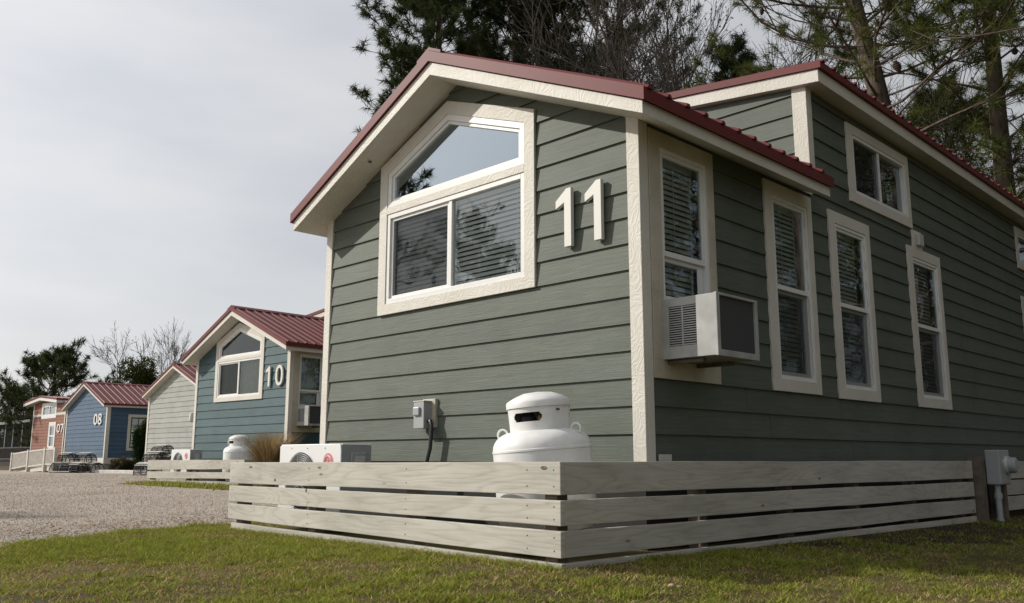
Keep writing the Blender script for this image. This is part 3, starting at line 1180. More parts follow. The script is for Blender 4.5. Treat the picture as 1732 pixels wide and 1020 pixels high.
def finish_gable(root, W, L, ax, el, er, zbA, zbE, over, zwall, sl, red):
    ztop = zbE + sl * er
    for (x0, x1, y0, y1) in ((-0.12, 0.0, -0.002, 0.03), (-0.03, 0.0, 0.03, 0.16), (W, W + 0.12, -0.002, 0.03), (W, W + 0.03, 0.03, 0.12),
                             (-0.12, 0, L - 0.03, L), (W, W + 0.12, L - 0.03, L)):
        MB().box(x0, x1, y0, y1, zwall, ztop).build('corner_board', M['cream'], root)
    rf = MB()
    rf.prism([(el, zbE + 0.09), (ax, zbA + 0.09), (er, zbE + 0.09), (er, zbE), (ax, zbA), (el, zbE)], lambda p, t: (p[0], t, p[1]), -over, L + over)
    rf.build('fascia', M['cream'], root)
    mr = MB()
    metal_roof(mr, ax, el - 0.03, er + 0.03, zbA + 0.093, zbE + 0.093 - 0.03 * sl, red, -over - 0.02, L + over, 0.3)
    mr.build('roof', M['red'], root)


# ---- grey cabin behind the teal one
W9, L9 = -4.85, 9.0
root, front, side, left, rear, ax, el, er, zbA, zbE, sl, lo, hi = gable_cabin(
    'cabin', 'pale grey gabled cabin half hidden behind the teal cabin', (-26.90, 9.88, 0.0), 0.02, W9, L9, 2.40, 3.52, M['grey'])
mb = MB()
siding(mb, front, W9 + 0.03, -0.03, -0.25, 3.5, (), lo, hi, fine=2)
siding(mb, side, 0.03, L9 - 0.03, -0.25, 2.42)
siding(mb, left, 0.03, L9 - 0.03, -0.25, 2.42)
siding(mb, rear, W9 + 0.03, -0.03, -0.25, 3.5, (), lo, hi, fine=2)
mb.build('wall', M['grey'], root)
finish_gable(root, W9, L9, ax, el, er, zbA, zbE, 0.22, -0.25, sl, 0.085)
vb = MB()
vb.lathe([(0.0, 0.16), (0.07, 0.13), (0.10, 0.0), (0.09, -0.15), (0.0, -0.22)], 20, (-0.98, -0.04, 1.50))
vb.build('wall_lamp', M['cream'], root, smooth=True)
sk = MB()
sk.box(W9 + 0.02, -0.02, 0.02, L9 - 0.02, -0.7, -0.252)
sk.build('skirting', M['block'], root)

# ---- blue cabin, number 08
W8, L8 = -5.24, 9.0
root, front, side, left, rear, ax, el, er, zbA, zbE, sl, lo, hi = gable_cabin(
    'cabin', 'blue gabled cabin with white number 08', (-37.77, 10.45, 0.0), 0.0, W8, L8, 2.33, 3.50, M['blue'])
mb = MB()
siding(mb, front, W8 + 0.03, -0.03, 0.0, 3.5, (), lo, hi, fine=2)
siding(mb, side, 0.03, L8 - 0.03, 0.0, 2.35, [((1.14, 2.08), 0.45, 1.85)])
siding(mb, left, 0.03, L8 - 0.03, 0.0, 2.35)
siding(mb, rear, W8 + 0.03, -0.03, 0.0, 3.5, (), lo, hi, fine=2)
mb.build('wall', M['blue'], root)
finish_gable(root, W8, L8, ax, el, er, zbA, zbE, 0.22, 0.0, sl, 0.085)
tb = MB()
frame_rect(tb, side, 0.96, 2.26, 0.32, 1.97, 0.13, 0.012, 0.036)
w = tb.build('window', M['cream'], root)
fb = MB()
frame_rect(fb, side, 1.09, 2.13, 0.45, 1.84, 0.05, -0.03, 0.025)
for a, b, c, d in ((1.14, 2.08, 1.10, 1.17), (1.45, 1.47, 0.5, 1.79), (1.76, 1.78, 0.5, 1.79), (1.14, 2.08, 0.78, 0.8), (1.14, 2.08, 1.47, 1.49)):
    box_w(fb, side, a, b, c, d, -0.025, 0.012 + 0.001 * (b - a))
fb.build('frame', M['black'], w)
g = MB()
g.quad(side(1.1, 0.46, -0.01), side(2.12, 0.46, -0.01), side(2.12, 1.83, -0.01), side(1.1, 1.83, -0.01))
g.build('pane', M['glass'], w)
cu = MB()
cu.quad(side(1.1, 0.46, -0.06), side(2.12, 0.46, -0.06), side(2.12, 1.83, -0.06), side(1.1, 1.83, -0.06))
cu.build('window_shade', M['blind'], w)
for i, ch in enumerate('08'):
    nb = MB()
    digit(nb, ch, -1.50 + i * 0.52, 1.50, 0.5, front, k=1.45)
    nb.build('numeral', M['vinyl'], root)
sk = MB()
sk.box(W8 + 0.01, -0.01, 0.0, L8 - 0.01, -0.26, -0.001)
s = sk.build('skirting', M['cream'], root)
sk = MB()
sk.box(W8 + 0.05, -0.05, 0.04, L8 - 0.05, -0.7, -0.261)
sk.build('foundation', M['block'], root)

# ---- rust cabin, number 07
W7, L7 = -6.0, 10.0
root = thing('cabin', 'rust red cabin with low roof and white number 07', 'cabin', (-53.28, 13.76, 0.0), 0.0)


def front(u, z, d):
    return (u, 0.028 - d, z)


ax, el, er, zbA, zbE = -3.85, -7.0, -0.7, 3.58, 3.30


def side7(u, z, d):
    return (-0.028 + d, u, z)


def lo(z):
    return ax - (zbA + 0.04 - z) / (zbA - zbE) * (ax - el)


def hi(z):
    return ax + (zbA + 0.04 - z) / (zbA - zbE) * (er - ax)


mb = MB()
siding(mb, front, W7 + 0.03, -0.03, -0.2, 3.6, [((-4.1, -1.95), 2.6, 3.25), ((-2.55, -1.75), 0.65, 2.05)], lo, hi, fine=2)
siding(mb, side7, 0.03, L7, -0.2, 3.3)
siding(mb, lambda u, z, d: (W7 + 0.028 - d, u, z), 0.03, L7, -0.2, 3.3)
siding(mb, lambda u, z, d: (u, L7 + d, z), W7, 0, -0.2, 3.6, (), lo, hi, fine=2)
mb.build('wall', M['rust'], root)
for x0, x1 in ((W7, W7 + 0.14), (-0.14, 0.0)):
    MB().box(x0, x1, -0.002, 0.03, -0.2, 3.38).build('corner_board', M['cream'], root)
MB().box(W7 + 0.141, -4.36, -0.0015, 0.026, 2.58, 2.72).build('band_board', M['cream'], root)
MB().box(-1.64, -0.141, -0.0015, 0.026, 2.58, 2.72).build('band_board', M['cream'], root)
rf = MB()
rf.prism([(el, zbE + 0.18), (ax, zbA + 0.18), (er, zbE + 0.18), (er, zbE), (ax, zbA), (el, zbE)], lambda p, t: (p[0], t, p[1]), -0.35, L7 + 0.2)
rf.build('fascia', M['vinyl'], root)
mr = MB()
metal_roof(mr, ax, el - .05, er + .05, zbA + 0.183, zbE + 0.179, 0.09, -0.38, L7 + 0.22, 0.35)
mr.build('roof', M['red'], root)
for (a, b, c, d, mu) in ((-4.355, -1.645, 2.42, 3.40, 'v'), (-2.78, -1.55, 0.45, 2.17, 'h')):
    tb = MB()
    frame_rect(tb, front, a, b, c, d, 0.2, 0.012, 0.036)
    w = tb.build('window', M['vinyl'], root)
    fb = MB()
    frame_rect(fb, front, a + .2, b - .2, c + .2, d - .2, 0.06, -0.03, 0.025)
    if mu == 'v':
        box_w(fb, front, (a + b) / 2 - .05, (a + b) / 2 + .05, c + .26, d - .26, -0.02, 0.02)
    else:
        box_w(fb, front, a + .26, b - .26, 1.28, 1.38, -0.02, 0.02)
    fb.build('frame', M['vinyl'], w)
    g = MB()
    g.quad(front(a + .2, c + .2, -0.01), front(b - .2, c + .2, -0.01), front(b - .2, d - .2, -0.01), front(a + .2, d - .2, -0.01))
    g.build('pane', M['glass'], w)
    cu = MB()
    cu.quad(front(a + .2, c + .2, -0.08), front(b - .2, c + .2, -0.08), front(b - .2, d - .2, -0.08), front(a + .2, d - .2, -0.08))
    cu.build('curtain', M['curtain'], w)
for i, ch in enumerate('07'):
    nb = MB()
    digit(nb, ch, -1.22 + i * 0.60, 1.50, 0.52, front, k=1.7)
    nb.build('numeral', M['vinyl'], root)
sk = MB()
sk.box(W7 + .02, -.02, 0.02, L7 - .02, -0.7, -0.201)
sk.build('skirting', M['block'], root)

# ---- screened porch building at the far left
root = thing('screened_porch', 'dark screened porch with low grey metal roof beside the rust cabin', 'building', tuple(at(54, 773.5, 62.5)[:2]) + (-0.006,), 0.0)
root.scale = (1.25, 1.25, 1.25)
mb = MB()
mb.box(-14, 0.2, -0.35, 6.0, 1.98, 2.14)
mb.build('roof', M['slate'], root)
for x in (-9.9, -7.6, -5.3, -3.75, -2.05, -0.2):
    pb = MB()
    pb.box(x - .05, x + .05, -0.05, 0.05, -0.1, 1.979)
    pb.build('post', M['slate'], root)
mb = MB()
mb.box(-14, 0.1, 0.1, 5.9, -0.25, -0.12)
mb.build('floor', M['brown'], root)
mb = MB()
mb.box(-14, 0.1, 5.0, 5.1, -0.119, 1.979)
bw = mb.build('wall', M['brown'], root)
mb = MB()
for x in (-8.4, -6.2, -4.9, -2.7, -1.5):
    mb.box(x - .5, x + .5, 4.96, 4.999, 0.5, 1.3)
mb.build('window', M['glass'], root)
mb = MB()
mb.quad((-14, 0.02, 0.6), (0.1, 0.02, 0.6), (0.1, 0.02, 1.979), (-14, 0.02, 1.979))
mb.build('insect_screen', M['screen'], root)
mb = MB()
mb.box(-14, 0.1, -0.12, -0.06, 0.55, 0.62)
mb.box(-14, 0.1, -0.12, -0.06, -0.1, -0.04)
x = -13.9
while x < 0.1:
    mb.box(x - .02, x + .02, -0.11, -0.07, -0.039, 0.549)
    x += 0.17
mb.build('railing', M['brown'], root)
mb = MB()
mb.box(-14, 0.1, 0.0, 0.05, -0.7, -0.26)
mb.build('skirting', M['dark'], root)

# ------------------------------------------------------------------ board fences
def board(root, name, x0, y0, x1, y1, zb0, zt0, zb1, zt1, th, mat):
    """plank between two ground points with its face on that line, thickness behind it (to the left of the direction)"""
    dx, dy = x1 - x0, y1 - y0
    L = math.hypot(dx, dy)
    nx, ny = -dy / L * th, dx / L * th
    mb = MB()
    n = max(3, int(L / 0.35))
    wr = random.Random(int((x0 * 7.3 + y1 * 3.1 + zt0 * 91.7) * 1000))
    ph = [wr.uniform(0, 6.28) for _ in range(4)]
    for i in range(n + 1):
        t = i / n
        x, y = x0 + dx * t, y0 + dy * t
        e = math.sin(math.pi * t)
        o = 0.0022 * e * math.sin(3.1 * t * L + ph[0])
        wb = 0.0028 * e * math.sin(2.3 * t * L + ph[1]) + 0.0012 * math.sin(7.7 * t * L + ph[2]) * e
        wt_ = 0.0028 * e * math.sin(2.0 * t * L + ph[3]) + 0.0012 * math.sin(6.1 * t * L + ph[0]) * e
        ux, uy = nx / th * o, ny / th * o
        zb, zt = zb0 + (zb1 - zb0) * t + wb, zt0 + (zt1 - zt0) * t + wt_
        mb.v += [(x + ux, y + uy, zb), (x + ux, y + uy, zt), (x + ux + nx, y + uy + ny, zt), (x + ux + nx, y + uy + ny, zb)]
    for i in range(n):
        q = 4 * i
        mb.f += [(q, q + 4, q + 5, q + 1), (q + 1, q + 5, q + 6, q + 2), (q + 2, q + 6, q + 7, q + 3), (q + 3, q + 7, q + 4, q)]
    mb.f += [(0, 1, 2, 3), (4 * n + 3, 4 * n + 2, 4 * n + 1, 4 * n)]
    return mb.build(name, mat, root, bevel=0.004)


F_L, F_C, F_Y, F_R = -3.607, 0.241, -1.1365, 5.55
fence11 = thing('board_fence', 'low weathered white board fence around the tank of the green cabin', 'fence', (0, 0, 0))
rows = [(-0.184, 0.0), (-0.354, -0.2145), (-0.5275, -0.3825)]
rows_l = [(-0.1945, -0.020), (-0.345, -0.215), (-0.49, -0.365)]
rows_r = [(-0.20, -0.012), (-0.39, -0.238), (-0.565, -0.425)]
for (b, t), (bl, tl), (br, tr) in zip(rows, rows_l, rows_r):
    board(fence11, 'board', F_L, F_Y, F_C, F_Y, bl, tl, b, t, 0.038, M['fence'])
    board(fence11, 'board', F_C, F_Y + 0.0005, F_C, F_R, b, t, br, tr, 0.038, M['fence']) if False else None
    # side boards butt behind the front boards
    board(fence11, 'board', F_C - 0.0005, F_Y + 0.0385, F_C - 0.0005, F_R, b, t, br, tr, 0.038, M['fence'])
board(fence11, 'skirt_board', F_L + 0.05, F_Y + 0.006, F_C, F_Y + 0.006, -0.63, -0.523, -0.68, -0.558, 0.038, M['fence'])
board(fence11, 'skirt_board', F_C, F_Y + 0.045, F_C, F_R, -0.68, -0.558, -0.74, -0.60, 0.038, M['fence'])
for (x, y) in ((-3.48, -1.05), (-2.35, -1.05), (-1.15, -1.05), (0.13, -1.05), (0.15, 0.35), (0.15, 1.55), (0.15, 2.75), (0.15, 4.0), (0.15, 5.3)):
    pb = MB()
    pb.box(x - .045, x + .045, y - .045, y + .045, -0.75, -0.03)
    pb.build('post', M['post'], fence11)
# return of the fence along the left end
for (bl, tl) in rows_l:
    board(fence11, 'board', F_L + 0.002, -0.05, F_L + 0.002, F_Y + 0.0385, bl, tl, bl, tl, 0.038, M['fence']) if False else None
sb = MB()
for x in (0.19, -0.02, -1.15, -2.35, -3.55):
    for r, rl in zip(rows, rows_l):
        t = (x - F_L) / (F_C - F_L)
        for q in (0.25, 0.75):
            z = (rl[0] + (r[0] - rl[0]) * t) * (1 - q) + (rl[1] + (r[1] - rl[1]) * t) * q
            sb.box(x - .0035, x + .0035, F_Y - 0.0015, F_Y + 0.002, z - .0035, z + .0035)
sb.build('nail_head', M['wire'], fence11)
kb = MB()
for (x, z, rx, rz) in ((0.115, -0.035, 0.026, 0.011), (-1.62, -0.075, 0.012, 0.008), (-2.85, -0.155, 0.014, 0.010), (-2.38, -0.225, 0.012, 0.016)):
    kb.prism(oval(x, z, rx, rz, 16, 2.0), lambda p, t: (p[0], t, p[1]), F_Y + 0.002, F_Y - 0.0012)
kb.build('knot', m_plain('knot_wood', (0.16, 0.105, 0.06), 0.8, var=0.5, scale=60), fence11)

# end post and the next fence run, beyond the meter
fenceR = thing('board_fence', 'short run of grey board fence beyond the electric meter', 'fence', (0, 0, 0))
for (br, tr) in rows_r:
    board(fenceR, 'board', 0.24, 6.35, 0.24, 11.3, br - 0.02, tr - 0.0, br - 0.06, tr - 0.03, 0.038, M['fence'])
for y in (6.5, 8.2, 9.9, 11.2):
    pb = MB()
    pb.box(0.11, 0.2, y - .045, y + .045, -0.8, -0.03)
    pb.build('post', M['post'], fenceR)
gate_post = MB().box(0.17, 0.31, 5.60, 5.74, -0.75, 0.03).build('wooden_post', M['post'], None, bevel=0.006)
tag(gate_post, 'thick dark wooden post between the fence end and the meter', 'post')

# far fence before the teal cabin
ca, sa = math.cos(0.04), math.sin(0.04)
fence10 = thing('board_fence', 'low white three-board fence in front of the teal cabin', 'fence', (-13.53, 5.25, 0), 0.04)
for (b, t) in ((-0.255, -0.036), (-0.452, -0.297), (-0.66, -0.488)):
    board(fence10, 'board', -4.08, -1.1, 0.25, -1.1, b - 0.012, t - 0.006, b + 0.045, t + 0.012, 0.04, M['fence'])
    board(fence10, 'board', 0.2495, -1.0595, 0.2495, 4.0, b + 0.045, t + 0.012, b + 0.045, t + 0.012, 0.04, M['fence'])
for x in (-3.95, -2.2, -1.9, -0.3):
    pb = MB()
    pb.box(x - .05, x + .05, -1.055, -0.96, -0.7, -0.06)
    pb.build('post', M['post'], fence10)

# ------------------------------------------------------------------ gas tanks
def gas_tank(label, loc, rz, tilt):
    root = thing('gas_tank', label, 'gas tank', loc, rz, 'white propane tanks beside the cabins')
    root.rotation_euler = (tilt[0], tilt[1], rz)
    R = 0.325
    prof = [(0.0, 0.06), (0.20, 0.06), (0.29, 0.09), (R - 0.006, 0.16), (R, 0.22), (R, 0.588), (R + 0.004, 0.591), (R + 0.004, 0.603), (R, 0.606)]
    for i in range(1, 13):
        a = math.pi / 2 * i / 12
        prof.append((0.17 + (R - 0.17) * math.cos(a) ** 0.9 if i < 12 else 0.17, 0.606 + 0.118 * math.sin(a) ** 1.0))
    prof += [(0.1, 0.735), (0.0, 0.738)]
    MB().lathe(prof, 64).build('tank_body', M['tank'], root, smooth=True)
    MB().lathe([(0.25, -0.02), (0.25, 0.10), (0.243, 0.10), (0.243, -0.02)], 48).build('foot_ring', M['tank'], root, smooth=True)
    # collar with a slot cut through
    cb = MB()
    n, m = 180, 22
    r0, z0, z1 = 0.200, 0.715, 0.895
    idx = {}
    for j in range(m + 1):
        for i in range(n):
            a = 2 * math.pi * i / n
            z = z0 + (z1 - z0) * j / m
            r = r0 + 0.008 * (j / m)
            idx[i, j, 0] = len(cb.v)
            cb.v.append((r * math.cos(a), r * math.sin(a), z))
            idx[i, j, 1] = len(cb.v)
            cb.v.append(((r - .004) * math.cos(a), (r - .004) * math.sin(a), z))

    def hole(i, j):
        a = ((2 * math.pi * (i + .5) / n - SLOT + math.pi) % (2 * math.pi)) - math.pi
        s, z = a * r0, z0 + (z1 - z0) * (j + .5) / m - 0.808
        hl, hr = 0.072, 0.029
        d = math.hypot(max(abs(s) - hl, 0), z)
        return d < hr
    for j in range(m):
        for i in range(n):
            if hole(i, j):
                continue
            k = (i + 1) % n
            cb.f.append((idx[i, j, 0], idx[k, j, 0], idx[k, j + 1, 0], idx[i, j + 1, 0]))
            cb.f.append((idx[k, j, 1], idx[i, j, 1], idx[i, j + 1, 1], idx[k, j + 1, 1]))
    col = cb.build('collar', M['tank'], root, smooth=True)
    MB().lathe([(0.209, 0.872), (0.2155, 0.872), (0.2155, 0.905), (0.209, 0.918), (0.16, 0.945), (0.10, 0.968), (0.0, 0.978)], 64).build('lid', M['tank'], root, smooth=True)
    vb = MB()
    vb.lathe([(0.0, 0.73), (0.03, 0.73), (0.03, 0.79), (0.018, 0.80), (0.018, 0.85), (0.0, 0.85)], 16, (0.0, 0.0, 0))
    vb.tube([(0.0, 0, 0.80), (0.09 * math.cos(SLOT + .5), 0.09 * math.sin(SLOT + .5), 0.80)], 0.02, 10)
    vb.build('valve', M['brass'], root, smooth=True)
    rb = MB()
    a = SLOT - 0.25
    rb.lathe([(0.0, 0.76), (0.05, 0.77), (0.055, 0.81), (0.03, 0.84), (0.0, 0.845)], 16, (0.12 * math.cos(a), 0.12 * math.sin(a), 0))
    rb.build('regulator', M['black'], root, smooth=True)
    hb = MB()
    a = SLOT + 1.05
    hb.box(-0.012, 0.012, -0.002, 0.004, -0.005, 0.005)
    hb.v = [((r0 + .007) * math.cos(a) - math.sin(a) * x + math.cos(a) * y, (r0 + .007) * math.sin(a) + math.cos(a) * x + math.sin(a) * y, 0.845 + z) for x, y, z in hb.v]
    hb.build('latch', M['black'], root)
    for s in (-1, 1):
        a = SLOT + s * 1.45
        lb = MB()
        pts = []
        for i in range(15):
            w = math.pi * 1.5 * i / 14 - math.pi * 0.25
            pts.append(((0.268 + 0.034 * math.cos(w)) * math.cos(a), (0.268 + 0.034 * math.cos(w)) * math.sin(a), 0.712 + 0.036 * math.sin(w)))
        lb.tube(pts, 0.0075, 8)
        lb.build('lifting_ring', M['tank'], root, smooth=True)
    return root


SLOT = math.atan2(-0.72, 0.62) - 0.38          # the slot faces the lawn corner
gas_tank('large white gas tank beside the wall of the green cabin, behind the fence corner', (-0.375, -0.56, -0.52), 0.0, (0.0, 0.0))
bpy.context.view_layer.update()
tank = bpy.data.objects['gas_tank']
# the tank leans a little towards its left
axis_v = Vector((-FW[0], -FW[1], 0)).normalized()
tank.rotation_euler = Matrix.Rotation(math.radians(4.5), 4, axis_v).to_euler()

SLOT = math.atan2(-0.72, 0.62) - 0.75
gas_tank('white gas tank behind dry grass at the teal cabin', (-14.55, 4.72, -0.46), 0.0, (0, 0))

# ------------------------------------------------------------------ outdoor units of the air conditioners
def condenser(label, loc, rz):
    root = thing('outdoor_condenser', label, 'condenser', loc, rz, 'outdoor condenser units by the fences')
    W, D, H = 0.95, 0.30, 0.60
    cx, cz, R = 0.36, 0.29, 0.235
    # front panel with a round opening
    fb = MB()
    n = 64
    circ = [(cx + R * math.cos(2 * math.pi * i / n), cz + R * math.sin(2 * math.pi * i / n)) for i in range(n)]
    rect = []
    for i in range(n):
        a = 2 * math.pi * i / n
        c, s = math.cos(a), math.sin(a)
        tx = ((W - cx) if c > 0 else cx) / max(abs(c), 1e-9)
        tz = ((H - cz) if s > 0 else cz) / max(abs(s), 1e-9)
        t = min(tx, tz)
        rect.append((cx + c * t, cz + s * t))
    fb.ring(rect, circ, lambda p, t: (p[0], t, p[1]), 0.0, 0.012)
    fb.box(0.0, W, 0.0125, D, H - 0.012, H)
    fb.box(0.0, 0.012, 0.0125, D, 0.0, H - 0.0125)
    fb.box(0.0125, W - 0.0125, 0.0125, D, 0.0, 0.012)
    for x, z in ((0, 0), (W, 0), (0, H), (W, H)):
        pass
    fb.build('casing', M['white'], root, bevel=0.008)
    sp = MB()
    sp.box(W - 0.012, W, 0.0125, D, 0.0, H - 0.0125)
    sp.build('side_panel', M['greycase'], root)
    hp = MB()
    hp.box(W + 0.0003, W + 0.02, 0.09, 0.24, 0.28, 0.53)
    hd = hp.build('service_cover', M['greycase'], root, bevel=0.014)
    MB().box(W + 0.0203, W + 0.024, 0.12, 0.225, 0.36, 0.50).build('hand_grip', M['offwhite'], hd, bevel=0.003)
    gb = MB()
    for r in np.arange(0.03, R + 0.012, 0.0165):
        pts = [(cx + r * math.cos(w), -0.006 - 0.02 * (1 - (r / R) ** 2), cz + r * math.sin(w)) for w in np.linspace(0, 2 * math.pi, 41)]
        gb.tube(pts, 0.0026, 5, cap=False)
    for k in range(8):
        w = math.pi / 4 * k + 0.2
        gb.tube([(cx + 0.03 * math.cos(w), -0.03, cz + 0.03 * math.sin(w)), (cx + .15 * math.cos(w), -0.02, cz + .15 * math.sin(w)), (cx + R * math.cos(w), -0.008, cz + R * math.sin(w))], 0.003, 5)
    gb.build('fan_grille', M['greycase'], root)
    bb = MB()
    for k in range(3):
        a = 2 * math.pi * k / 3
        pts = []
        for r in (0.05, 0.12, 0.21):
            for w, dy in ((-0.42, 0.05), (0.42, 0.09)):
                pts.append((cx + r * math.cos(a + w), dy, cz + r * math.sin(a + w)))
        bb.add(pts, [(0, 1, 3, 2), (2, 3, 5, 4)])
    bb.build('fan', M['black'], root)
    MB().box(0.02, W - 0.02, 0.14, 0.16, 0.02, H - 0.02).build('coil', M['dark'], root)
    lb = MB()
    lb.prism(oval(0.77, 0.45, 0.075, 0.075, 32, 2.0), lambda p, t: (p[0], t, p[1]), -0.0015, 0.0)
    emb = lb.build('emblem', M['pink'], root)
    le = MB()
    ring = [(0.77 + 0.05 * math.cos(w), -0.003, 0.45 + 0.05 * math.sin(w)) for w in np.linspace(0.4, 5.9, 24)]
    le.tube(ring, 0.004, 5)
    le.tube([(0.77, -0.003, 0.47), (0.77, -0.003, 0.43), (0.80, -0.003, 0.43)], 0.004, 5)
    le.lathe([(0, 0), (0.007, 0.0), (0.007, 0.001)], 8, (0.745, -0.003, 0.47))
    le.build('line_mark', M['pinkpale'], emb)
    fb = MB()
    for x in (0.13, W - 0.16):
        fb.box(x - .05, x + .05, -0.02, D + 0.02, -0.06, -0.001)
    fb.build('foot', M['black'], root)
    sb = MB()
    for x in (0.2, 0.45, 0.72):
        sb.lathe([(0.006, 0), (0.0, 0.001)], 8, (0, 0, 0))
        k = 16
        sb.v[-k:] = [(x + a, -0.0016 + c * 0, H - 0.035 + b) for a, b, c in sb.v[-k:]]
    sb.build('screw', M['wire'], root)
    return root


condenser('white condenser with pink emblem behind the left end of the near fence', (-3.452, -0.75, -0.465), 0.0)
c10 = copy_tree(bpy.data.objects['outdoor_condenser'])
tag(c10, 'small white condenser in front of the teal and grey cabins, behind their fence')
c10.location = (-17.23, 4.40, -0.395)
c10.rotation_euler = (0, 0, 0.02)

# ------------------------------------------------------------------ disconnect boxes with cable
def disconnect(label, loc, rz):
    root = thing('disconnect_box', label, 'electrical box', loc, rz, 'grey disconnect boxes on the cabin fronts')
    MB().box(-2.372, -2.205, -0.022, 0.010, 0.275, 0.52).build('backing_board', M['cream_dirty'], root, bevel=0.003)
    MB().box(-2.395, -2.255, -0.105, -0.0225, 0.265, 0.49).build('casing', M['greycase'], root, bevel=0.006)
    MB().box(-2.40, -2.25, -0.11, -0.0228, 0.4905, 0.503).build('lid', M['greycase'], root, bevel=0.003)
    MB().box(-2.385, -2.30, -0.125, -0.1055, 0.375, 0.45).build('handle', M['greycase'], root, bevel=0.012)
    tb = MB()
    pts = [(-2.245, -0.06, 0.33), (-2.215, -0.065, 0.33), (-2.195, -0.07, 0.29), (-2.19, -0.075, 0.21), (-2.195, -0.08, 0.10), (-2.22, -0.09, 0.0), (-2.26, -0.12, -0.12), (-2.30, -0.2, -0.3)]
    tb.tube(pts, 0.017, 8)
    tb.tube([(p[0] - .022, p[1] + .012, p[2] - .02) for p in pts[2:]], 0.011, 6)
    tb.tube([(-2.20, -0.07, 0.25), (-2.18, -0.085, 0.24), (-2.175, -0.08, 0.22)], 0.006, 6)
    tb.build('cable', M['black'], root, smooth=True)
    return root


disconnect('grey electrical box with black cable on the green wall', (0, 0.010, 0), 0.0)
d10 = copy_tree(bpy.data.objects['disconnect_box'])
tag(d10, 'grey electrical box with thin cable on the teal wall')
d10.location = (-13.36, 5.27, -0.05)
d10.rotation_euler = (0, 0, 0.04)

# ------------------------------------------------------------------ window air conditioners
def window_unit(label, loc, rz):
    root = thing('window_air_conditioner', label, 'air conditioner', loc, rz, 'air conditioners hanging from cabin windows')
    x0, x1, y0, y1, z0, z1 = -0.05, 0.44, 0.215, 0.745, 0.700, 1.125
    mb = MB()
    # side cheek with louvre slots towards the front
    fr = lambda p, t: (p[0], t, p[1])
    sx0, sx1, sz0, sz1 = 0.06, 0.285, z0 + 0.085, z1 - 0.06
    mb.prism([(x0, z0), (sx0, z0), (sx0, z1), (x0, z1)], fr, y0, y0 + 0.008)
    mb.prism([(sx1, z0), (x1, z0), (x1, z1), (sx1, z1)], fr, y0, y0 + 0.008)
    mb.prism([(sx0, z0), (sx1, z0), (sx1, sz0), (sx0, sz0)], fr, y0, y0 + 0.008)
    mb.prism([(sx0, sz1), (sx1, sz1), (sx1, z1), (sx0, z1)], fr, y0, y0 + 0.008)
    xm = (sx0 + sx1) / 2
    mb.prism([(xm - .006, sz0), (xm + .006, sz0), (xm + .006, sz1), (xm - .006, sz1)], fr, y0, y0 + 0.008)
    mb.box(x0, x1, y0 + 0.0085, y1, z1 - 0.008, z1)
    mb.box(x0, x1, y0 + 0.0085, y1, z0, z0 + 0.008)
    mb.box(x0, x1, y1 - 0.008, y1, z0 + 0.0085, z1 - 0.0085)
    mb.box(x1 - 0.006, x1 + 0.014, y0 - 0.004, y0 + 0.035, z0 - 0.004, z1 + 0.004)
    mb.box(x1 - 0.006, x1 + 0.014, y1 - 0.03, y1 + 0.004, z0 - 0.004, z1 + 0.004)
    mb.box(x1 - 0.006, x1 + 0.014, y0 + 0.0355, y1 - 0.0305, z1 - 0.014, z1 + 0.004)
    mb.box(x1 - 0.006, x1 + 0.014, y0 + 0.0355, y1 - 0.0305, z0 - 0.004, z0 + 0.04)
    mb.build('casing', M['acwhite'], root, bevel=0.003)
    lb = MB()
    z = sz0 + 0.008
    while z < sz1 - 0.006:
        for a, b in ((sx0, xm - .0062), (xm + .0062, sx1)):
            lb.add([(a, y0 + .001, z - .004), (b, y0 + .001, z - .004), (b, y0 + .007, z + .005), (a, y0 + .007, z + .005)], [(0, 1, 2, 3)])
        z += 0.0165
    lb.build('louvre', M['acwhite'], root)
    MB().box(x0 + 0.01, x1 - 0.04, y0 + 0.03, y1 - 0.02, z0 + 0.02, z1 - 0.02).build('inner_case', M['dark'], root)
    t = NT('coil_fins')
    w = t.n('TexWave', Scale=40.0)
    w.bands_direction = 'Y'
    t.l(t.coords(), w.inputs['Vector'])
    f = t.noise(t.stretched(11, 7), 1.0, 5, 0.7)
    base = t.ramp(w.outputs['Fac'], [(0.2, (0.03, 0.032, 0.036)), (0.8, (0.07, 0.072, 0.078))])
    t.l(t.mix(t.ramp(f, [(0.69, (0, 0, 0)), (0.73, (1, 1, 1))]), base, (0.3, 0.3, 0.3)), t.b.inputs['Base Color'])
    t.b.inputs['Roughness'].default_value = 0.6
    MB().box(x1 - 0.035, x1 - 0.006, y0 + 0.02, y1 - 0.02, z0 + 0.025, z1 - 0.012).build('coil', t.m, root)
    sb = MB()
    sb.box(-0.04, 0.30, y0 + 0.05, y0 + 0.09, z0 - 0.03, z0 - 0.005)
    sb.box(-0.04, 0.30, y1 - 0.12, y1 - 0.08, z0 - 0.03, z0 - 0.005)
    sb.build('bracket', M['post'], root)
    pb = MB()
    pb.box(-0.04, -0.025, y1 + 0.001, y1 + 0.055, z0, 1.43)
    pb.box(-0.042, -0.028, y0, y1, z1 + 0.001, z1 + 0.05)
    pb.build('filler_panel', M['vinyl'], root)
    return root


window_unit('white window air conditioner with dark coil, jutting from the green cabin side', (0, 0, 0), 0)
a10 = copy_tree(bpy.data.objects['window_air_conditioner'])
tag(a10, 'small window air conditioner on the side of the teal cabin')
a10.location = cabin10.location
a10.rotation_euler = (0, 0, 0.04)

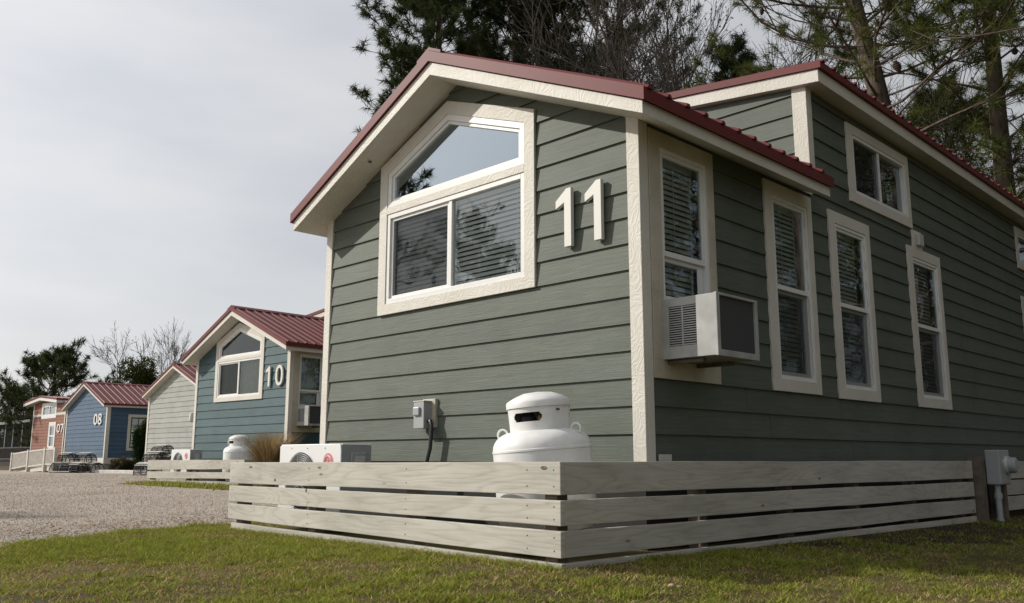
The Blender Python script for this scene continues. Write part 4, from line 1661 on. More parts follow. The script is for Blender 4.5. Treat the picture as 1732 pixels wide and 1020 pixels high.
# ------------------------------------------------------------------ electric meter
root = thing('electric_meter', 'grey electric meter box on pipes at the far end of the fence', 'meter', (0, 0, 0))
MB().box(0.30, 0.45, 5.78, 6.12, -0.27, 0.105).build('casing', M['greycase'], root, bevel=0.012)
mb = MB()
mb.lathe([(0.0, 0.11), (0.07, 0.105), (0.085, 0.09), (0.09, 0.0)], 28)
mb.v = [(0.4505 + z, 6.0 + x, -0.06 + y) for x, y, z in mb.v]
mt = mb.build('meter_dial', M['greycase'], root, smooth=True)
mb = MB()
mb.lathe([(0.098, 0.0), (0.098, 0.03), (0.09, 0.032)], 28)
mb.v = [(0.4505 + z, 6.0 + x, -0.06 + y) for x, y, z in mb.v]
mb.build('ring', M['offwhite'], mt, smooth=True)
MB().box(0.4503, 0.452, 5.84, 5.92, -0.03, 0.0).build('sticker', M['offwhite'], root)
mb = MB()
mb.tube([(0.38, 5.86, -0.75), (0.38, 5.86, -0.27)], 0.032, 14)
mb.tube([(0.38, 5.86, -0.42), (0.38, 5.86, -0.36)], 0.042, 14)
mb.tube([(0.38, 5.86, -0.70), (0.38, 5.86, -0.64)], 0.042, 14)
mb.build('conduit', M['greycase'], root, smooth=True)
mb = MB()
mb.box(0.32, 0.40, 6.03, 6.11, -0.8, -0.271)
mb.build('stake', M['post'], root)

# ------------------------------------------------------------------ vegetation
def tubes(P0, P1, R0, R1, n=3):
    """many straight tapered twigs at once"""
    P0, P1 = np.asarray(P0, float), np.asarray(P1, float)
    R0, R1 = np.asarray(R0, float), np.asarray(R1, float)
    m = len(P0)
    d = P1 - P0
    d /= np.maximum(np.linalg.norm(d, axis=1, keepdims=True), 1e-9)
    ref = np.where(np.abs(d[:, 2:3]) < 0.9, np.array([[0, 0, 1.0]]), np.array([[1.0, 0, 0]]))
    a = np.cross(d, ref)
    a /= np.linalg.norm(a, axis=1, keepdims=True)
    b = np.cross(d, a)
    V = np.zeros((m, 2 * n, 3))
    for k in range(n):
        w = 2 * np.pi * k / n
        o = a * np.cos(w) + b * np.sin(w)
        V[:, k] = P0 + o * R0[:, None]
        V[:, n + k] = P1 + o * R1[:, None]
    f = np.array([[k, (k + 1) % n, n + (k + 1) % n, n + k] for k in range(n)])
    F = (f[None] + 2 * n * np.arange(m)[:, None, None]).reshape(-1, 4)
    return V.reshape(-1, 3), F


def unit(v):
    return v / np.maximum(np.linalg.norm(v, axis=-1, keepdims=True), 1e-9)


def needles(P, D, n, L, w, rng, c0, c1, spread=0.75):
    """needle tufts: n blades at each twig end"""
    m = len(P)
    P = np.repeat(P, n, 0)
    D = np.repeat(D, n, 0)
    rn = unit(rng.normal(size=(m * n, 3)))
    d = unit(D * (1 - spread) + rn * spread + np.array([0, 0, -0.10]))
    base = P - D * rng.uniform(0, 0.75, (m * n, 1)) * L
    ln = L * rng.uniform(0.65, 1.15, (m * n, 1))
    s = unit(np.cross(d, rng.normal(size=(m * n, 3)))) * w / 2
    V = np.stack([base - s, base + s, base + d * ln], 1)
    t = np.repeat(rng.uniform(0, 1, m), n) * 0.7 + rng.uniform(0, 1, m * n) * 0.3
    c = np.array(c0) + (np.array(c1) - np.array(c0)) * t[:, None]
    col = np.ones((m * n, 3, 4))
    col[:, :, :3] = c[:, None]
    return V.reshape(-1, 3), np.arange(m * n * 3).reshape(-1, 3), col.reshape(-1, 4)


def make_cone(parent, loc, s, mesh_from=None):
    if mesh_from is not None:
        o = mesh_from.copy()
        COL.objects.link(o)
        o.parent = parent
        o.location = loc
        o.scale = (s, s, s)
        return o
    mb = MB()
    prof = []
    for i in range(13):
        t = i / 12
        r = 0.042 * math.sin(math.pi * (0.12 + 0.8 * t)) * (1.0 if i % 2 else 0.72)
        prof.append((r, -0.12 * t))
    mb.lathe(prof, 10)
    o = mb.build('pine_cone', M['cone'], parent)
    o.location = loc
    o.scale = (s, s, s)
    return o


CONE = [None]


def pine(label, x, y, H, r, crown0, spread, seed, limbs=38, subs=7, nn=26, nl=0.24, nw=0.014, bend=(0, 0), cols=((0.020, 0.032, 0.012), (0.060, 0.080, 0.028)),
         cones=0, group=None, tufts=3, top=0.5, up=0.25, az=None, spr=0.75, lrk=1.0):
    rng = np.random.default_rng(seed)
    root = thing('pine_tree', label, 'tree', (x, y, 0), 0, group)
    z0 = -0.7
    nt = 14
    tt = np.linspace(0, 1, nt)
    wob = np.cumsum(rng.normal(0, 0.012 * H / 12, (nt, 2)), 0)
    tp = np.stack([bend[0] * tt ** 2 + wob[:, 0], bend[1] * tt ** 2 + wob[:, 1], z0 + (H - z0) * tt], -1)
    tr = r * (1 - tt * 0.9) ** 0.8
    mb = MB()
    mb.tube([tuple(p) for p in tp], [float(q) for q in tr], 12)
    P0, P1, R0, R1 = [], [], [], []
    TP, TD = [], []
    ends = []
    for i in range(limbs):
        f = crown0 + (0.985 - crown0) * ((i + rng.uniform(0, 1)) / limbs)
        zz = f * (nt - 1)
        k = min(int(zz), nt - 2)
        b = tp[k] + (tp[k + 1] - tp[k]) * (zz - k)
        a = i * 2.4 + rng.normal(0, 0.4) if az is None else az + rng.normal(0, 0.6)
        h = (f - crown0) / (1 - crown0)
        L = spread * (0.55 + 0.75 * math.sin(math.pi * min(1, 0.25 + 0.75 * h))) * (1 - h) ** top * rng.uniform(0.7, 1.15) + 0.35
        el = up + 0.55 * h + rng.normal(0, 0.16)
        d = np.array([math.cos(a) * math.cos(el), math.sin(a) * math.cos(el), math.sin(el)])
        p = b.copy()
        pts = [p.copy()]
        ns = 6
        for s in range(ns):
            d = unit(d + rng.normal(0, 0.16, 3) + np.array([0, 0, 0.06]))
            p = p + d * L / ns
            pts.append(p.copy())
        lr = max(0.008, 0.0105 * L * lrk) * (r / 0.2) ** 0.4
        for s in range(ns):
            P0.append(pts[s]); P1.append(pts[s + 1])
            R0.append(lr * (1 - s / ns * .8)); R1.append(lr * (1 - (s + 1) / ns * .8))
        TP.append(pts[-1]); TD.append(d)
        for q in range(subs):
            t = rng.uniform(0.3, 1.0) * ns
            k = min(int(t), ns - 1)
            b2 = pts[k] + (pts[k + 1] - pts[k]) * (t - k)
            dm = unit(pts[k + 1] - pts[k])
            lat = unit(np.cross(dm, np.array([0, 0, 1.0]))) * (1 if q % 2 else -1)
            d2 = unit(dm * 0.7 + lat * rng.uniform(0.3, 1.0) + np.array([0, 0, rng.uniform(-0.15, 0.55)]))
            l2 = L * rng.uniform(0.16, 0.36) + 0.15
            m2 = b2 + d2 * l2 * 0.5 + rng.normal(0, 0.03, 3)
            e2 = m2 + unit(d2 + np.array([0, 0, 0.25])) * l2 * 0.5
            P0 += [b2, m2]; P1 += [m2, e2]
            R0 += [lr * .4, lr * .3]; R1 += [lr * .3, lr * .2]
            for w in range(tufts):
                if w == 0:
                    TP.append(e2); TD.append(unit(e2 - m2))
                else:
                    d3 = unit(d2 + rng.normal(0, 0.6, 3) + np.array([0, 0, 0.2]))
                    s3 = b2 + (e2 - b2) * rng.uniform(0.4, 1.0)
                    e3 = s3 + d3 * rng.uniform(0.15, 0.4)
                    P0.append(s3); P1.append(e3); R0.append(lr * .22); R1.append(lr * .15)
                    TP.append(e3); TD.append(d3)
            ends.append(m2)
    V1, F1 = np.array(mb.v), [f for f in mb.f if len(f) == 4]
    V2, F2 = tubes(P0, P1, R0, R1, 5)
    np_mesh('trunk', np.concatenate([V1, V2]), np.concatenate([np.array(F1), F2 + len(V1)]), M['bark'], root, smooth=True)
    V, F, c = needles(np.array(TP), np.array(TD), nn, nl, nw, rng, cols[0], cols[1], spr)
    np_mesh('crown', V, F, M['needle'], root, col=c)
    if cones and ends:
        ends.sort(key=lambda e: e[2])
        idx = rng.choice(int(len(ends) * 0.55), cones)
        for i in idx:
            base = ends[i] + rng.normal(0, 0.05, 3) + np.array([0, 0, -0.02])
            o = make_cone(root, tuple(base), float(rng.uniform(1.0, 1.7)), CONE[0])
            o.rotation_euler = (rng.normal(0, .5), rng.normal(0, .5), rng.uniform(0, 6))
            if CONE[0] is None:
                CONE[0] = o
    return root


def bare_tree(label, x, y, H, r, seed, levels=5, spread=0.55, balls=0, group=None, base=None, up=0.12, kids=(3, 4), split0=0.25, name='bare_tree', rmin=0.006):
    rng = np.random.default_rng(seed)
    root = thing(name, label, 'tree', (x, y, 0), 0, group)
    P0, P1, R0, R1, tips = [], [], [], [], []

    def grow(p, d, L, rad, lev):
        ns = 3 if lev < 3 else 2
        pts = [p]
        for s in range(ns):
            d = unit(d + rng.normal(0, 0.13, 3) + np.array([0, 0, up * (0.5 if lev else 0.1)]))
            q = pts[-1] + d * L / ns
            ra, rb = rad * (1 - 0.35 * s / ns), rad * (1 - 0.35 * (s + 1) / ns)
            P0.append(pts[-1]); P1.append(q); R0.append(max(ra, rmin)); R1.append(max(rb, rmin * .7))
            pts.append(q)
        if lev >= levels:
            tips.append(pts[-1])
            return
        n = rng.integers(kids[0], kids[1] + 1)
        for k in range(n):
            t = rng.uniform(0.35 if lev else split0 + 0.15, 1.0) if k else 1.0
            i = min(int(t * ns), ns - 1)
            b = pts[i] + (pts[i + 1] - pts[i]) * (t * ns - i)
            dd = unit(d + unit(rng.normal(size=3)) * spread * (1.25 if k else 0.45))
            grow(b, dd, L * rng.uniform(0.55, 0.8), rad * (0.62 if k == 0 else 0.45), lev + 1)
    grow(np.array([0, 0, -0.7]), np.array([0, 0, 1.0]), H * 0.36, r, 0)
    V, F = tubes(P0, P1, R0, R1, 4)
    np_mesh('trunk', V, F, M['twig'], root, smooth=True)
    if balls:
        tips = np.array(tips)
        i = rng.choice(len(tips), min(balls, len(tips)), replace=False)
        o = np.array([[1, 0, 0], [-1, 0, 0], [0, 1, 0], [0, -1, 0], [0, 0, 1], [0, 0, -1]]) * 0.032
        f = np.array([[0, 2, 4], [2, 1, 4], [1, 3, 4], [3, 0, 4], [2, 0, 5], [1, 2, 5], [3, 1, 5], [0, 3, 5]])
        V = (tips[i][:, None] + o[None] * rng.uniform(.7, 1.2, (len(i), 1, 1)) + np.array([0, 0, -0.05])).reshape(-1, 3)
        F = (f[None] + 6 * np.arange(len(i))[:, None, None]).reshape(-1, 3)
        b = np_mesh('seed_balls', V, F, M['cone'], root)
        b['kind'] = 'stuff'
    return root


def leafy(name, label, cat, x, y, z0, rx, ry, rz, n, size, seed, cols, trunk=0.1, clumps=18, group=None, stretch=1.0):
    """broad-leaved crown: clumps of many small leaves round a trunk with limbs"""
    rng = np.random.default_rng(seed)
    root = thing(name, label, cat, (x, y, 0), 0, group)
    cl = unit(rng.normal(size=(clumps, 3))) * rng.uniform(0.25, 0.85, (clumps, 1)) ** 0.6
    k = rng.integers(0, clumps, n)
    p = cl[k] + unit(rng.normal(size=(n, 3))) * rng.uniform(0.15, 0.36, (n, 1))
    p = p * np.array([rx, ry, rz]) + np.array([0, 0, z0 + rz])
    d = unit(rng.normal(size=(n, 3)) + np.array([0, 0, 0.3]))
    s = unit(np.cross(d, rng.normal(size=(n, 3)))) * size * 0.4
    L = d * size * rng.uniform(0.6, 1.3, (n, 1)) * stretch
    V = np.stack([p - s, p + L * 0.4 - s * 0.1, p + L, p + L * 0.45 + s], 1)
    t = (rng.uniform(0, 1, clumps)[k] * 0.6 + rng.uniform(0, 1, n) * 0.4)[:, None]
    c = np.array(cols[0]) + (np.array(cols[1]) - np.array(cols[0])) * t
    col = np.ones((n, 4, 4))
    col[:, :, :3] = c[:, None]
    np_mesh('crown', V.reshape(-1, 3), np.arange(n * 4).reshape(-1, 4), M['leaf'], root, col=col.reshape(-1, 4))
    mb = MB()
    mb.tube([(0, 0, -0.7), (0.02, 0, z0 + rz * 0.6), (0, 0.03, z0 + rz)], [trunk, trunk * .8, trunk * .4], 8)
    for q in range(min(8, clumps)):
        e = cl[q] * np.array([rx, ry, rz]) + np.array([0, 0, z0 + rz])
        mb.tube([(0.01, 0, max(-0.6, z0 + rz * 0.35)), tuple(e * np.array([.5, .5, .85])), tuple(e)], [trunk * .45, trunk * .3, trunk * .15], 6)
    mb.build('trunk', M['twig'], root, smooth='all')
    return root


# the pines behind the near cabin
DK = ((0.028, 0.041, 0.018), (0.095, 0.115, 0.048))
LT = ((0.045, 0.068, 0.020), (0.150, 0.165, 0.050))
p = at(738, 300, 31)
pine('dense dark pine leaning left above the peak of the green cabin roof', p[0], p[1], 19.5, 0.26, 0.42, 2.5, 11, limbs=84, subs=10, nn=38, nl=0.32, nw=0.024, cols=DK, tufts=4, top=0.36)
p = at(868, 300, 34)
pine('tall dark pine rising over the middle of the green cabin front roof', p[0], p[1], 23.0, 0.3, 0.42, 2.7, 12, limbs=84, subs=10, nn=38, nl=0.34, nw=0.026, cols=DK, tufts=4, top=0.33)
p = at(1050, 300, 33)
pine('thin dark pine among bare twigs behind the right slope of the front roof', p[0], p[1], 22.0, 0.3, 0.42, 3.2, 13, limbs=60, subs=9, nn=32, nl=0.32, nw=0.024, cols=DK, tufts=3, cones=0)
p = at(955, 300, 37)
pine('full dark pine standing behind the bare branching tree', p[0], p[1], 23.5, 0.3, 0.40, 3.0, 19, limbs=70, subs=10, nn=36, nl=0.36, nw=0.028, cols=DK, tufts=3, top=0.34)
p = at(1130, 300, 31)
bare_tree('bare tree with tangled branches left of the raised roof', p[0], p[1], 20.0, 0.24, 21, levels=6, spread=0.62, kids=(3, 4), rmin=0.008)
p = at(1010, 300, 30)
bare_tree('bare branching tree in front of the thin dark pine', p[0], p[1], 19.0, 0.22, 29, levels=6, spread=0.66, kids=(3, 4), rmin=0.008)
p = at(1255, 300, 26)
bare_tree('bare sweetgum dotted with dark seed balls behind the raised roof', p[0], p[1], 16.5, 0.16, 22, levels=6, spread=0.45, balls=900, kids=(3, 4), up=0.3, rmin=0.007)
p = at(1155, 300, 27)
bare_tree('slender bare tree with upright twigs beside the sweetgum', p[0], p[1], 15.5, 0.14, 31, levels=6, spread=0.45, balls=500, kids=(3, 3), up=0.3, rmin=0.007)
p = at(1540, 300, 20)
pine('pine with forked grey trunk and many cones above the raised roof', p[0], p[1], 15.0, 0.40, 0.50, 3.6, 14, lrk=0.6, limbs=56, subs=11, nn=48, nl=0.27, nw=0.013, bend=(-1.6, -0.6), cols=LT, cones=60, tufts=3, top=0.3, up=0.05)
p = at(1700, 300, 20)
pine('thick straight pine trunk at the right edge with drooping branches', p[0], p[1], 16.5, 0.29, 0.26, 2.9, 15, lrk=0.7, limbs=70, subs=11, nn=50, nl=0.29, nw=0.013, cols=LT, cones=20, tufts=3, top=0.3, up=-0.05)
pine('near pine overhanging the right end of the raised roof', 2.5, 7.6, 12.5, 0.17, 0.40, 3.3, 16, lrk=0.55, limbs=56, subs=12, nn=60, nl=0.22, nw=0.0065, cols=LT, cones=10, tufts=3, top=0.3, up=0.10)
p = at(1610, 300, 29)
pine('bushy lower pine filling the gap between the two pine trunks', p[0], p[1], 12.0, 0.2, 0.3, 3.2, 17, limbs=54, subs=9, nn=36, nl=0.30, nw=0.018, cols=LT, tufts=3)
p = at(1245, 300, 31)
pine('short dark pine peeking over the raised roof below the sweetgum', p[0], p[1], 14.6, 0.2, 0.4, 2.2, 18, limbs=44, subs=8, nn=34, nl=0.32, nw=0.022, cols=DK, tufts=3)
p = at(1590, 300, 27)
bare_tree('bare twiggy tree between the two pine trunks on the right', p[0], p[1], 13.0, 0.12, 23, levels=6, spread=0.6, balls=300, kids=(3, 4), rmin=0.007)

# trees facing the side windows and the front windows (seen as reflections)
for i, (x, y, H, s) in enumerate(((9.5, 9.0, 14, 41), (13.5, 13.5, 16, 42), (8.5, 15.5, 15, 43), (15, 6.0, 15, 44), (11.0, 19.5, 17, 45), (18, 19, 18, 46))):
    if i < 2:
        t = pine(['tall pine on the open side of the green cabin, reflected in its side windows', 'pine standing farther off on the open side of the green cabin'][i], x, y, H, 0.22, 0.16, 4.0, s, limbs=44, subs=8, nn=24,
                 nl=0.36, nw=0.030, cols=((0.05, 0.075, 0.025), (0.15, 0.17, 0.06)), tufts=3, group='pines opposite the side windows')
        protos = [t] if i == 0 else protos + [t]
    else:
        t = copy_tree(protos[i % 2])
        t.location = (x, y, 0)
        t.rotation_euler = (0, 0, 1.3 * i)
        t['label'] = ['pine with a turned crown beyond the side lawn', 'pine at the outer edge of the side lawn', 'pine far back along the side of the green cabin', 'pine farthest back on the open side'][i - 2]
more = ((5.5, 21.0, 'pine in line with the rear of the green cabin, out on the side lawn'), (8.5, 27.5, 'pine well behind the cabins on the open side'),
        (4.2, 16.2, 'pine closest to the rear corner of the green cabin'), (12.5, 29.0, 'outermost pine of the group behind the side lawn'), (20.0, 12.0, 'pine by itself at the far side of the side lawn'))
for i, (x, y, lab) in enumerate(more):
    t = copy_tree(protos[(i + 1) % 2])
    t.location = (x, y, 0)
    t.rotation_euler = (0, 0, 0.9 + 1.1 * i)
    t['label'] = lab
pine('pine across the lot, reflected in the high front window', -30.0, -19.5, 16.2, 0.25, 0.35, 3.6, 51, limbs=44, subs=8, nn=24, nl=0.4, nw=0.03, cols=DK)
pine('lower pine across the lot, reflected beside the first', -24.5, -21.0, 10.2, 0.2, 0.3, 2.4, 52, limbs=30, subs=7, nn=20, nl=0.4, nw=0.03, cols=DK)
bare_tree('bare tree across the lot, reflected in the lower front window', -20.5, -19.0, 10.5, 0.2, 53, levels=6, spread=0.6, kids=(3, 4), rmin=0.014)

# distant trees on the left
p = at(80, 780, 60)
pine('broad dark pine behind the rust cabin', p[0], p[1], 6.4, 0.26, 0.14, 3.9, 61, limbs=44, subs=9, nn=20, nl=0.40, nw=0.045, cols=((0.030, 0.046, 0.020), (0.095, 0.115, 0.050)), tufts=3, top=0.42, spr=0.85)
p = at(22, 780, 84)
pine('lower bushy pine left of the broad pine', p[0], p[1], 6.0, 0.22, 0.1, 3.2, 62, limbs=36, subs=8, nn=20, nl=0.42, nw=0.045, cols=DK, tufts=4, top=0.4)
p = at(-5, 780, 88)
bare_tree('small bare tree at the left edge of the view', p[0], p[1], 8.5, 0.14, 63, levels=6, kids=(3, 3), spread=0.6, rmin=0.013)
p = at(30, 780, 92)
leafy('broadleaf_tree', 'olive green thicket tree low behind the screened porch', 'tree', p[0], p[1], 0.0, 5.0, 5.0, 2.7, 9000, 0.30, 64, ((0.022, 0.028, 0.012), (0.075, 0.075, 0.03)), 0.14)
p = at(85, 780, 82)
leafy('broadleaf_tree', 'olive green thicket tree directly behind the rust cabin roof', 'tree', p[0], p[1], 0.0, 4.0, 4.0, 2.3, 9000, 0.30, 65, ((0.022, 0.028, 0.012), (0.075, 0.075, 0.03)), 0.14)
p = at(228, 780, 58)
leafy('broadleaf_tree', 'round evergreen tree behind the ridge of the blue cabin', 'tree', p[0], p[1], 1.2, 2.0, 2.0, 2.75, 15000, 0.22, 66, ((0.022, 0.036, 0.012), (0.095, 0.10, 0.035)), 0.16, clumps=26)
p = at(188, 780, 66)
bare_tree('bare tree with arching twigs left of the round evergreen', p[0], p[1], 9.6, 0.13, 67, levels=6, spread=0.6, kids=(3, 3), rmin=0.010)
p = at(222, 780, 70)
bare_tree('taller bare tree behind the round evergreen', p[0], p[1], 11.0, 0.13, 68, levels=6, spread=0.5, kids=(3, 3), up=0.3, rmin=0.010)
p = at(275, 780, 62)
bare_tree('bare tree with clustered seed heads beside the teal roof', p[0], p[1], 8.6, 0.12, 69, levels=6, spread=0.6, balls=300, kids=(2, 3), rmin=0.010)
p = at(545, 780, 60)
bare_tree('bare treetop showing beside the left corner board of the green cabin', p[0], p[1], 11.6, 0.16, 70, levels=6, spread=0.55, kids=(3, 4), rmin=0.013)

# planting by the blue cabin
p = at(238, 795, 36)
leafy('arborvitae', 'narrow dark upright arborvitae between the blue and grey cabins', 'shrub', p[0], p[1], -0.6, 0.38, 0.38, 1.12, 9000, 0.09, 71, ((0.012, 0.026, 0.010), (0.035, 0.055, 0.018)), 0.05, clumps=40)
for i, (u, rx, rz, lab) in enumerate(((203, 0.42, 0.32, 'brownish low shrub at the corner of the blue cabin'), (222, 0.36, 0.26, 'olive low shrub beside the arborvitae'))):
    p = at(u, 796, 37)
    leafy('low_shrub', lab, 'shrub', p[0], p[1], -0.6, rx, rx, rz, 2600, 0.07, 72 + i, (((0.06, 0.045, 0.03), (0.13, 0.10, 0.06)), ((0.03, 0.035, 0.015), (0.09, 0.085, 0.04)))[i], 0.02)

# dry ornamental grass by the teal cabin
def fountain_grass(label, x, y, z, n, h, seed):
    rng = np.random.default_rng(seed)
    a = rng.uniform(0, 2 * np.pi, n)
    r0 = rng.uniform(0, 0.12, n)
    hh = h * rng.uniform(0.5, 1.1, n)
    ln = hh * rng.uniform(0.1, 0.75, n)
    base = np.stack([r0 * np.cos(a), r0 * np.sin(a), np.zeros(n)], -1)
    mid = base + np.stack([ln * .3 * np.cos(a), ln * .3 * np.sin(a), hh * .65], -1)
    tip = base + np.stack([ln * np.cos(a), ln * np.sin(a), hh], -1)
    s = np.stack([-np.sin(a), np.cos(a), np.zeros(n)], -1) * 0.006
    V = np.stack([base - s, base + s, mid + s, mid - s, tip], 1).reshape(-1, 3)
    F = np.array([[0, 1, 2], [0, 2, 3], [3, 2, 4]])
    F = (F[None] + 5 * np.arange(n)[:, None, None]).reshape(-1, 3)
    c = np.array([0.36, 0.26, 0.13]) * rng.uniform(0.55, 1.3, (n, 1))
    col = np.ones((n, 5, 4))
    col[:, :, :3] = c[:, None]
    o = np_mesh('ornamental_grass', V, F, M['leaf'], col=col.reshape(-1, 4))
    o.location = (x, y, z)
    return tag(o, label, 'plant')


p = at(455, 779, 17.6)
fountain_grass('tan clump of dry ornamental grass hiding the tank at the teal cabin', p[0], p[1], -0.6, 1500, 1.12, 81)

def stone(label, u, v, r, seed):
    rng = np.random.default_rng(seed)
    d = FW + RT * (u - 866) / FPX - UPV * (v - 510) / FPX
    gz = -0.588
    for _ in range(4):
        p = CAM + d * ((gz - CAM[2]) / d[2])
        gz = float(zg(p[0], p[1]))
    bm = MB()
    n, m = 12, 7
    for j in range(m + 1):
        for i in range(n):
            a, b = 2 * math.pi * i / n, math.pi * j / m
            k = r * (1 + 0.16 * math.sin(3 * a + seed) * math.sin(2 * b + seed))
            bm.v.append((k * 1.3 * math.cos(a) * math.sin(b), k * math.sin(a) * math.sin(b), k * 0.75 * math.cos(b)))
    for j in range(m):
        for i in range(n):
            bm.f.append((j * n + i, j * n + (i + 1) % n, (j + 1) * n + (i + 1) % n, (j + 1) * n + i))
    o = bm.build('stone', M['tan_stone'], None, smooth='all')
    o.location = (p[0], p[1], gz + r * 0.6)
    o.rotation_euler = (0.1, 0.2, seed)
    tag(o, label, 'stone')


stone('tan stone in the grass before the shaded fence run, the larger of a pair', 1136, 997, 0.017, 3)
stone('small tan stone touching the larger one in the grass', 1148, 997, 0.010, 4)
stone('tiny white stone in the green grass at the left', 348, 952, 0.008, 5)

# ------------------------------------------------------------------ lobster traps
def trap(label, loc, rz, tilt=0.0, flat=False):
    root = thing('lobster_trap', label, 'trap', loc, rz, 'lobster traps stacked by the cabins')
    root.rotation_euler = (tilt, 0, rz)
    L, W, H = 0.95, 0.52, 0.42
    fb = MB()
    fb.box(-L / 2, L / 2, -W / 2, -W / 2 + 0.03, 0.0, 0.035)
    fb.box(-L / 2, L / 2, W / 2 - 0.03, W / 2, 0.0, 0.035)
    for x in (-L / 2, -0.015, L / 2 - 0.03):
        fb.box(x, x + 0.03, -W / 2 + 0.0305, W / 2 - 0.0305, 0.0, 0.03)
    fb.build('base_frame', M['lath'], root)
    for x in (-L / 2 + 0.02, 0.0, L / 2 - 0.02):
        MB().tube([(x, -W / 2 * math.cos(t), 0.03 + (H - 0.03) * math.sin(t) ** 0.8) for t in np.linspace(0.02, math.pi - 0.02, 15)], 0.016, 6).build('bow', M['wire'], root)
    lb = MB()
    for t in np.linspace(0.25, math.pi - 0.25, 11):
        y, z = -(W / 2 + .012) * math.cos(t), 0.03 + (H - 0.01) * math.sin(t) ** 0.8
        top = abs(t - math.pi / 2) < 0.75
        if not top:
            lb.box(-L / 2, L / 2, y - .006, y + .006, z - .012, z + .012)
    lb.build('side_lath', M['wire'], root)
    nm = MB()
    arc = [(-W / 2 * .96 * math.cos(t), 0.03 + (H - 0.035) * math.sin(t) ** 0.8) for t in np.linspace(0.02, math.pi - 0.02, 13)]
    for (y0, z0), (y1, z1) in zip(arc, arc[1:]):
        nm.quad((-L / 2 + .02, y0, z0), (L / 2 - .02, y0, z0), (L / 2 - .02, y1, z1), (-L / 2 + .02, y1, z1))
    for x in (-L / 2 + .022, L / 2 - .022):
        nm.add([(x, y, z) for y, z in arc], [tuple(range(len(arc)))])
    nm.build('mesh_cover', M['net'], root)
    lb = MB()
    for t in np.linspace(math.pi / 2 - 0.6, math.pi / 2 + 0.6, 5):
        y, z = -(W / 2 + .014) * math.cos(t), 0.045 + (H - 0.01) * math.sin(t) ** 0.8
        lb.box(-L / 2 - 0.01, L / 2 + 0.01, y - .026, y + .026, z - .007, z + .007)
    lb.build('top_lath', M['lath'], root)
    for x in (-L / 2 + 0.03, L / 2 - 0.03):
        nb = MB()
        for k in range(1, 6):
            t = math.pi * k / 6
            nb.tube([(x, 0, 0.14), (x, -W / 2 * math.cos(t), 0.03 + (H - .03) * math.sin(t) ** .8)], 0.006, 4)
        nb.tube([(x, 0.09 * math.cos(t), 0.16 + 0.09 * math.sin(t)) for t in np.linspace(0, 2 * math.pi, 13)], 0.008, 4)
        nb.build('netting', M['wire'], root)
    return root


p = at(143, 797, 36.2)
t0 = trap('lobster trap with pale top, upright in the pile at the blue cabin corner', (p[0], p[1], -0.24), 0.1)
spots = [(113, 36.4, -0.24, -0.05, 0.05, 'lobster trap at the left of the pile by the blue cabin'), (106, 35.6, -0.62, 0.5, -0.25, 'tilted lobster trap at the foot of the blue cabin pile'),
         (132, 35.4, -0.62, 0.0, 0.15, 'lobster trap lying lowest in the middle of the blue cabin pile'), (158, 35.8, -0.62, -0.1, 0.0, 'bottom right lobster trap in front of the blue corner'),
         (263, 31.5, -0.22, 0.0, 0.1, 'leaning lobster trap at the left of the grey cabin pile'), (272, 31.8, 0.02, -0.1, -0.06, 'topmost lobster trap in the pile before the grey cabin'),
         (251, 30.6, -0.60, 0.05, 0.2, 'lowest lobster trap in the pile before the grey cabin'), (282, 31.4, -0.34, -0.05, 0.0, 'lobster trap half behind the far fence')]
for u, d, z, rz, tl, lab in spots:
    c = copy_tree(t0)
    p = at(u, 797, d)
    c.location = (p[0], p[1], z)
    c.rotation_euler = (tl, 0, rz + 0.1)
    c['label'] = lab

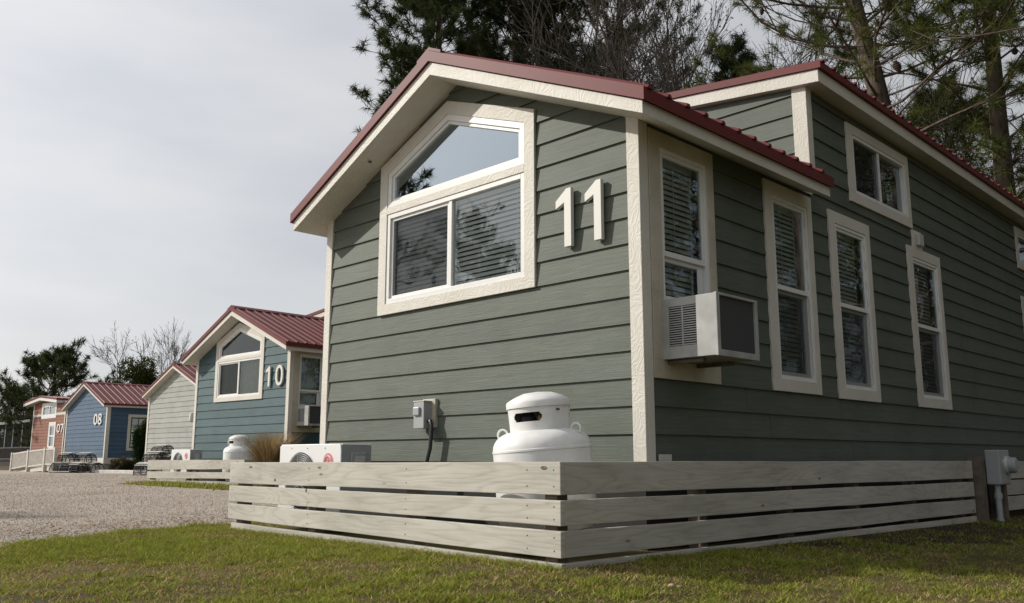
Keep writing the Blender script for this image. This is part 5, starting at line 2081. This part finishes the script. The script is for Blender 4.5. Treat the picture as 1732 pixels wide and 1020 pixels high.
# timbers edging the planting beds
def timber(label, u0, u1, d0, d1):
    a, b = at(u0, 798, d0), at(u1, 798, d1)
    root = MB()
    dx, dy = b[0] - a[0], b[1] - a[1]
    L = math.hypot(dx, dy)
    o = MB().box(0, L, -0.07, 0.07, -0.02, 0.13).build('landscape_timber', M['lath'], None, bevel=0.02)
    o.location = (a[0], a[1], -0.6)
    o.rotation_euler = (0, 0, math.atan2(dy, dx))
    tag(o, label, 'timber')


timber('long pale edging timber in front of the ramp and the blue cabin', 84, 128, 37.2, 36.0)
timber('short pale edging timber before the low shrubs', 158, 250, 35.6, 33.6)

# ------------------------------------------------------------------ ramp with railing
root = thing('ramp', 'wooden entrance ramp with pale picket railings in front of the rust cabin', 'ramp', (-41.23, 7.73, 0.0), 0.0)
ps = [(-0.08, 0.20, -0.62), (2.2, 0.31, -0.60), (4.36, 0.385, -0.58), (5.58, 0.395, -0.58)]
for x, zt, zb in ps:
    MB().box(x - .06, x + .06, -0.06, 0.06, zb, zt + 0.04).build('post', M['railing'], root)
for (xa, za, _), (xb, zb, _) in zip(ps, ps[1:]):
    lo_a = za - 0.66 if xa < 4 else za - 0.62
    lo_b = zb - 0.62
    rb = MB()
    for a0, a1, h in ((za, zb, 0.06), (lo_a, lo_b, 0.05)):
        v = [(xa + .06, -0.03, a0 - h), (xb - .06, -0.03, a1 - h), (xb - .06, -0.03, a1), (xa + .06, -0.03, a0)]
        v += [(x, 0.03, z) for x, _, z in v]
        rb.add(v, [(0, 1, 2, 3), (5, 4, 7, 6), (4, 0, 3, 7), (1, 5, 6, 2), (3, 2, 6, 7), (4, 5, 1, 0)])
    rb.build('rail', M['railing'], root)
    x = xa + 0.16
    while x < xb - 0.1:
        t = (x - xa) / (xb - xa)
        MB().box(x - .026, x + .026, -0.02, 0.02, lo_a + (lo_b - lo_a) * t, za + (zb - za) * t - 0.0605).build('picket', M['railing'], root)
        x += 0.145
db = MB()
db.add([(0.4, 0.05, -0.62), (0.4, 1.3, -0.62), (4.3, 1.3, -0.34), (4.3, 0.05, -0.34), (0.4, 0.05, -0.66), (0.4, 1.3, -0.66), (4.3, 1.3, -0.54), (4.3, 0.05, -0.54)],
       [(0, 3, 2, 1), (4, 5, 6, 7), (0, 4, 7, 3), (1, 2, 6, 5), (0, 1, 5, 4), (3, 7, 6, 2)])
db.box(4.301, 5.7, 0.05, 1.4, -0.54, -0.34)
db.build('deck', M['railing'], root)
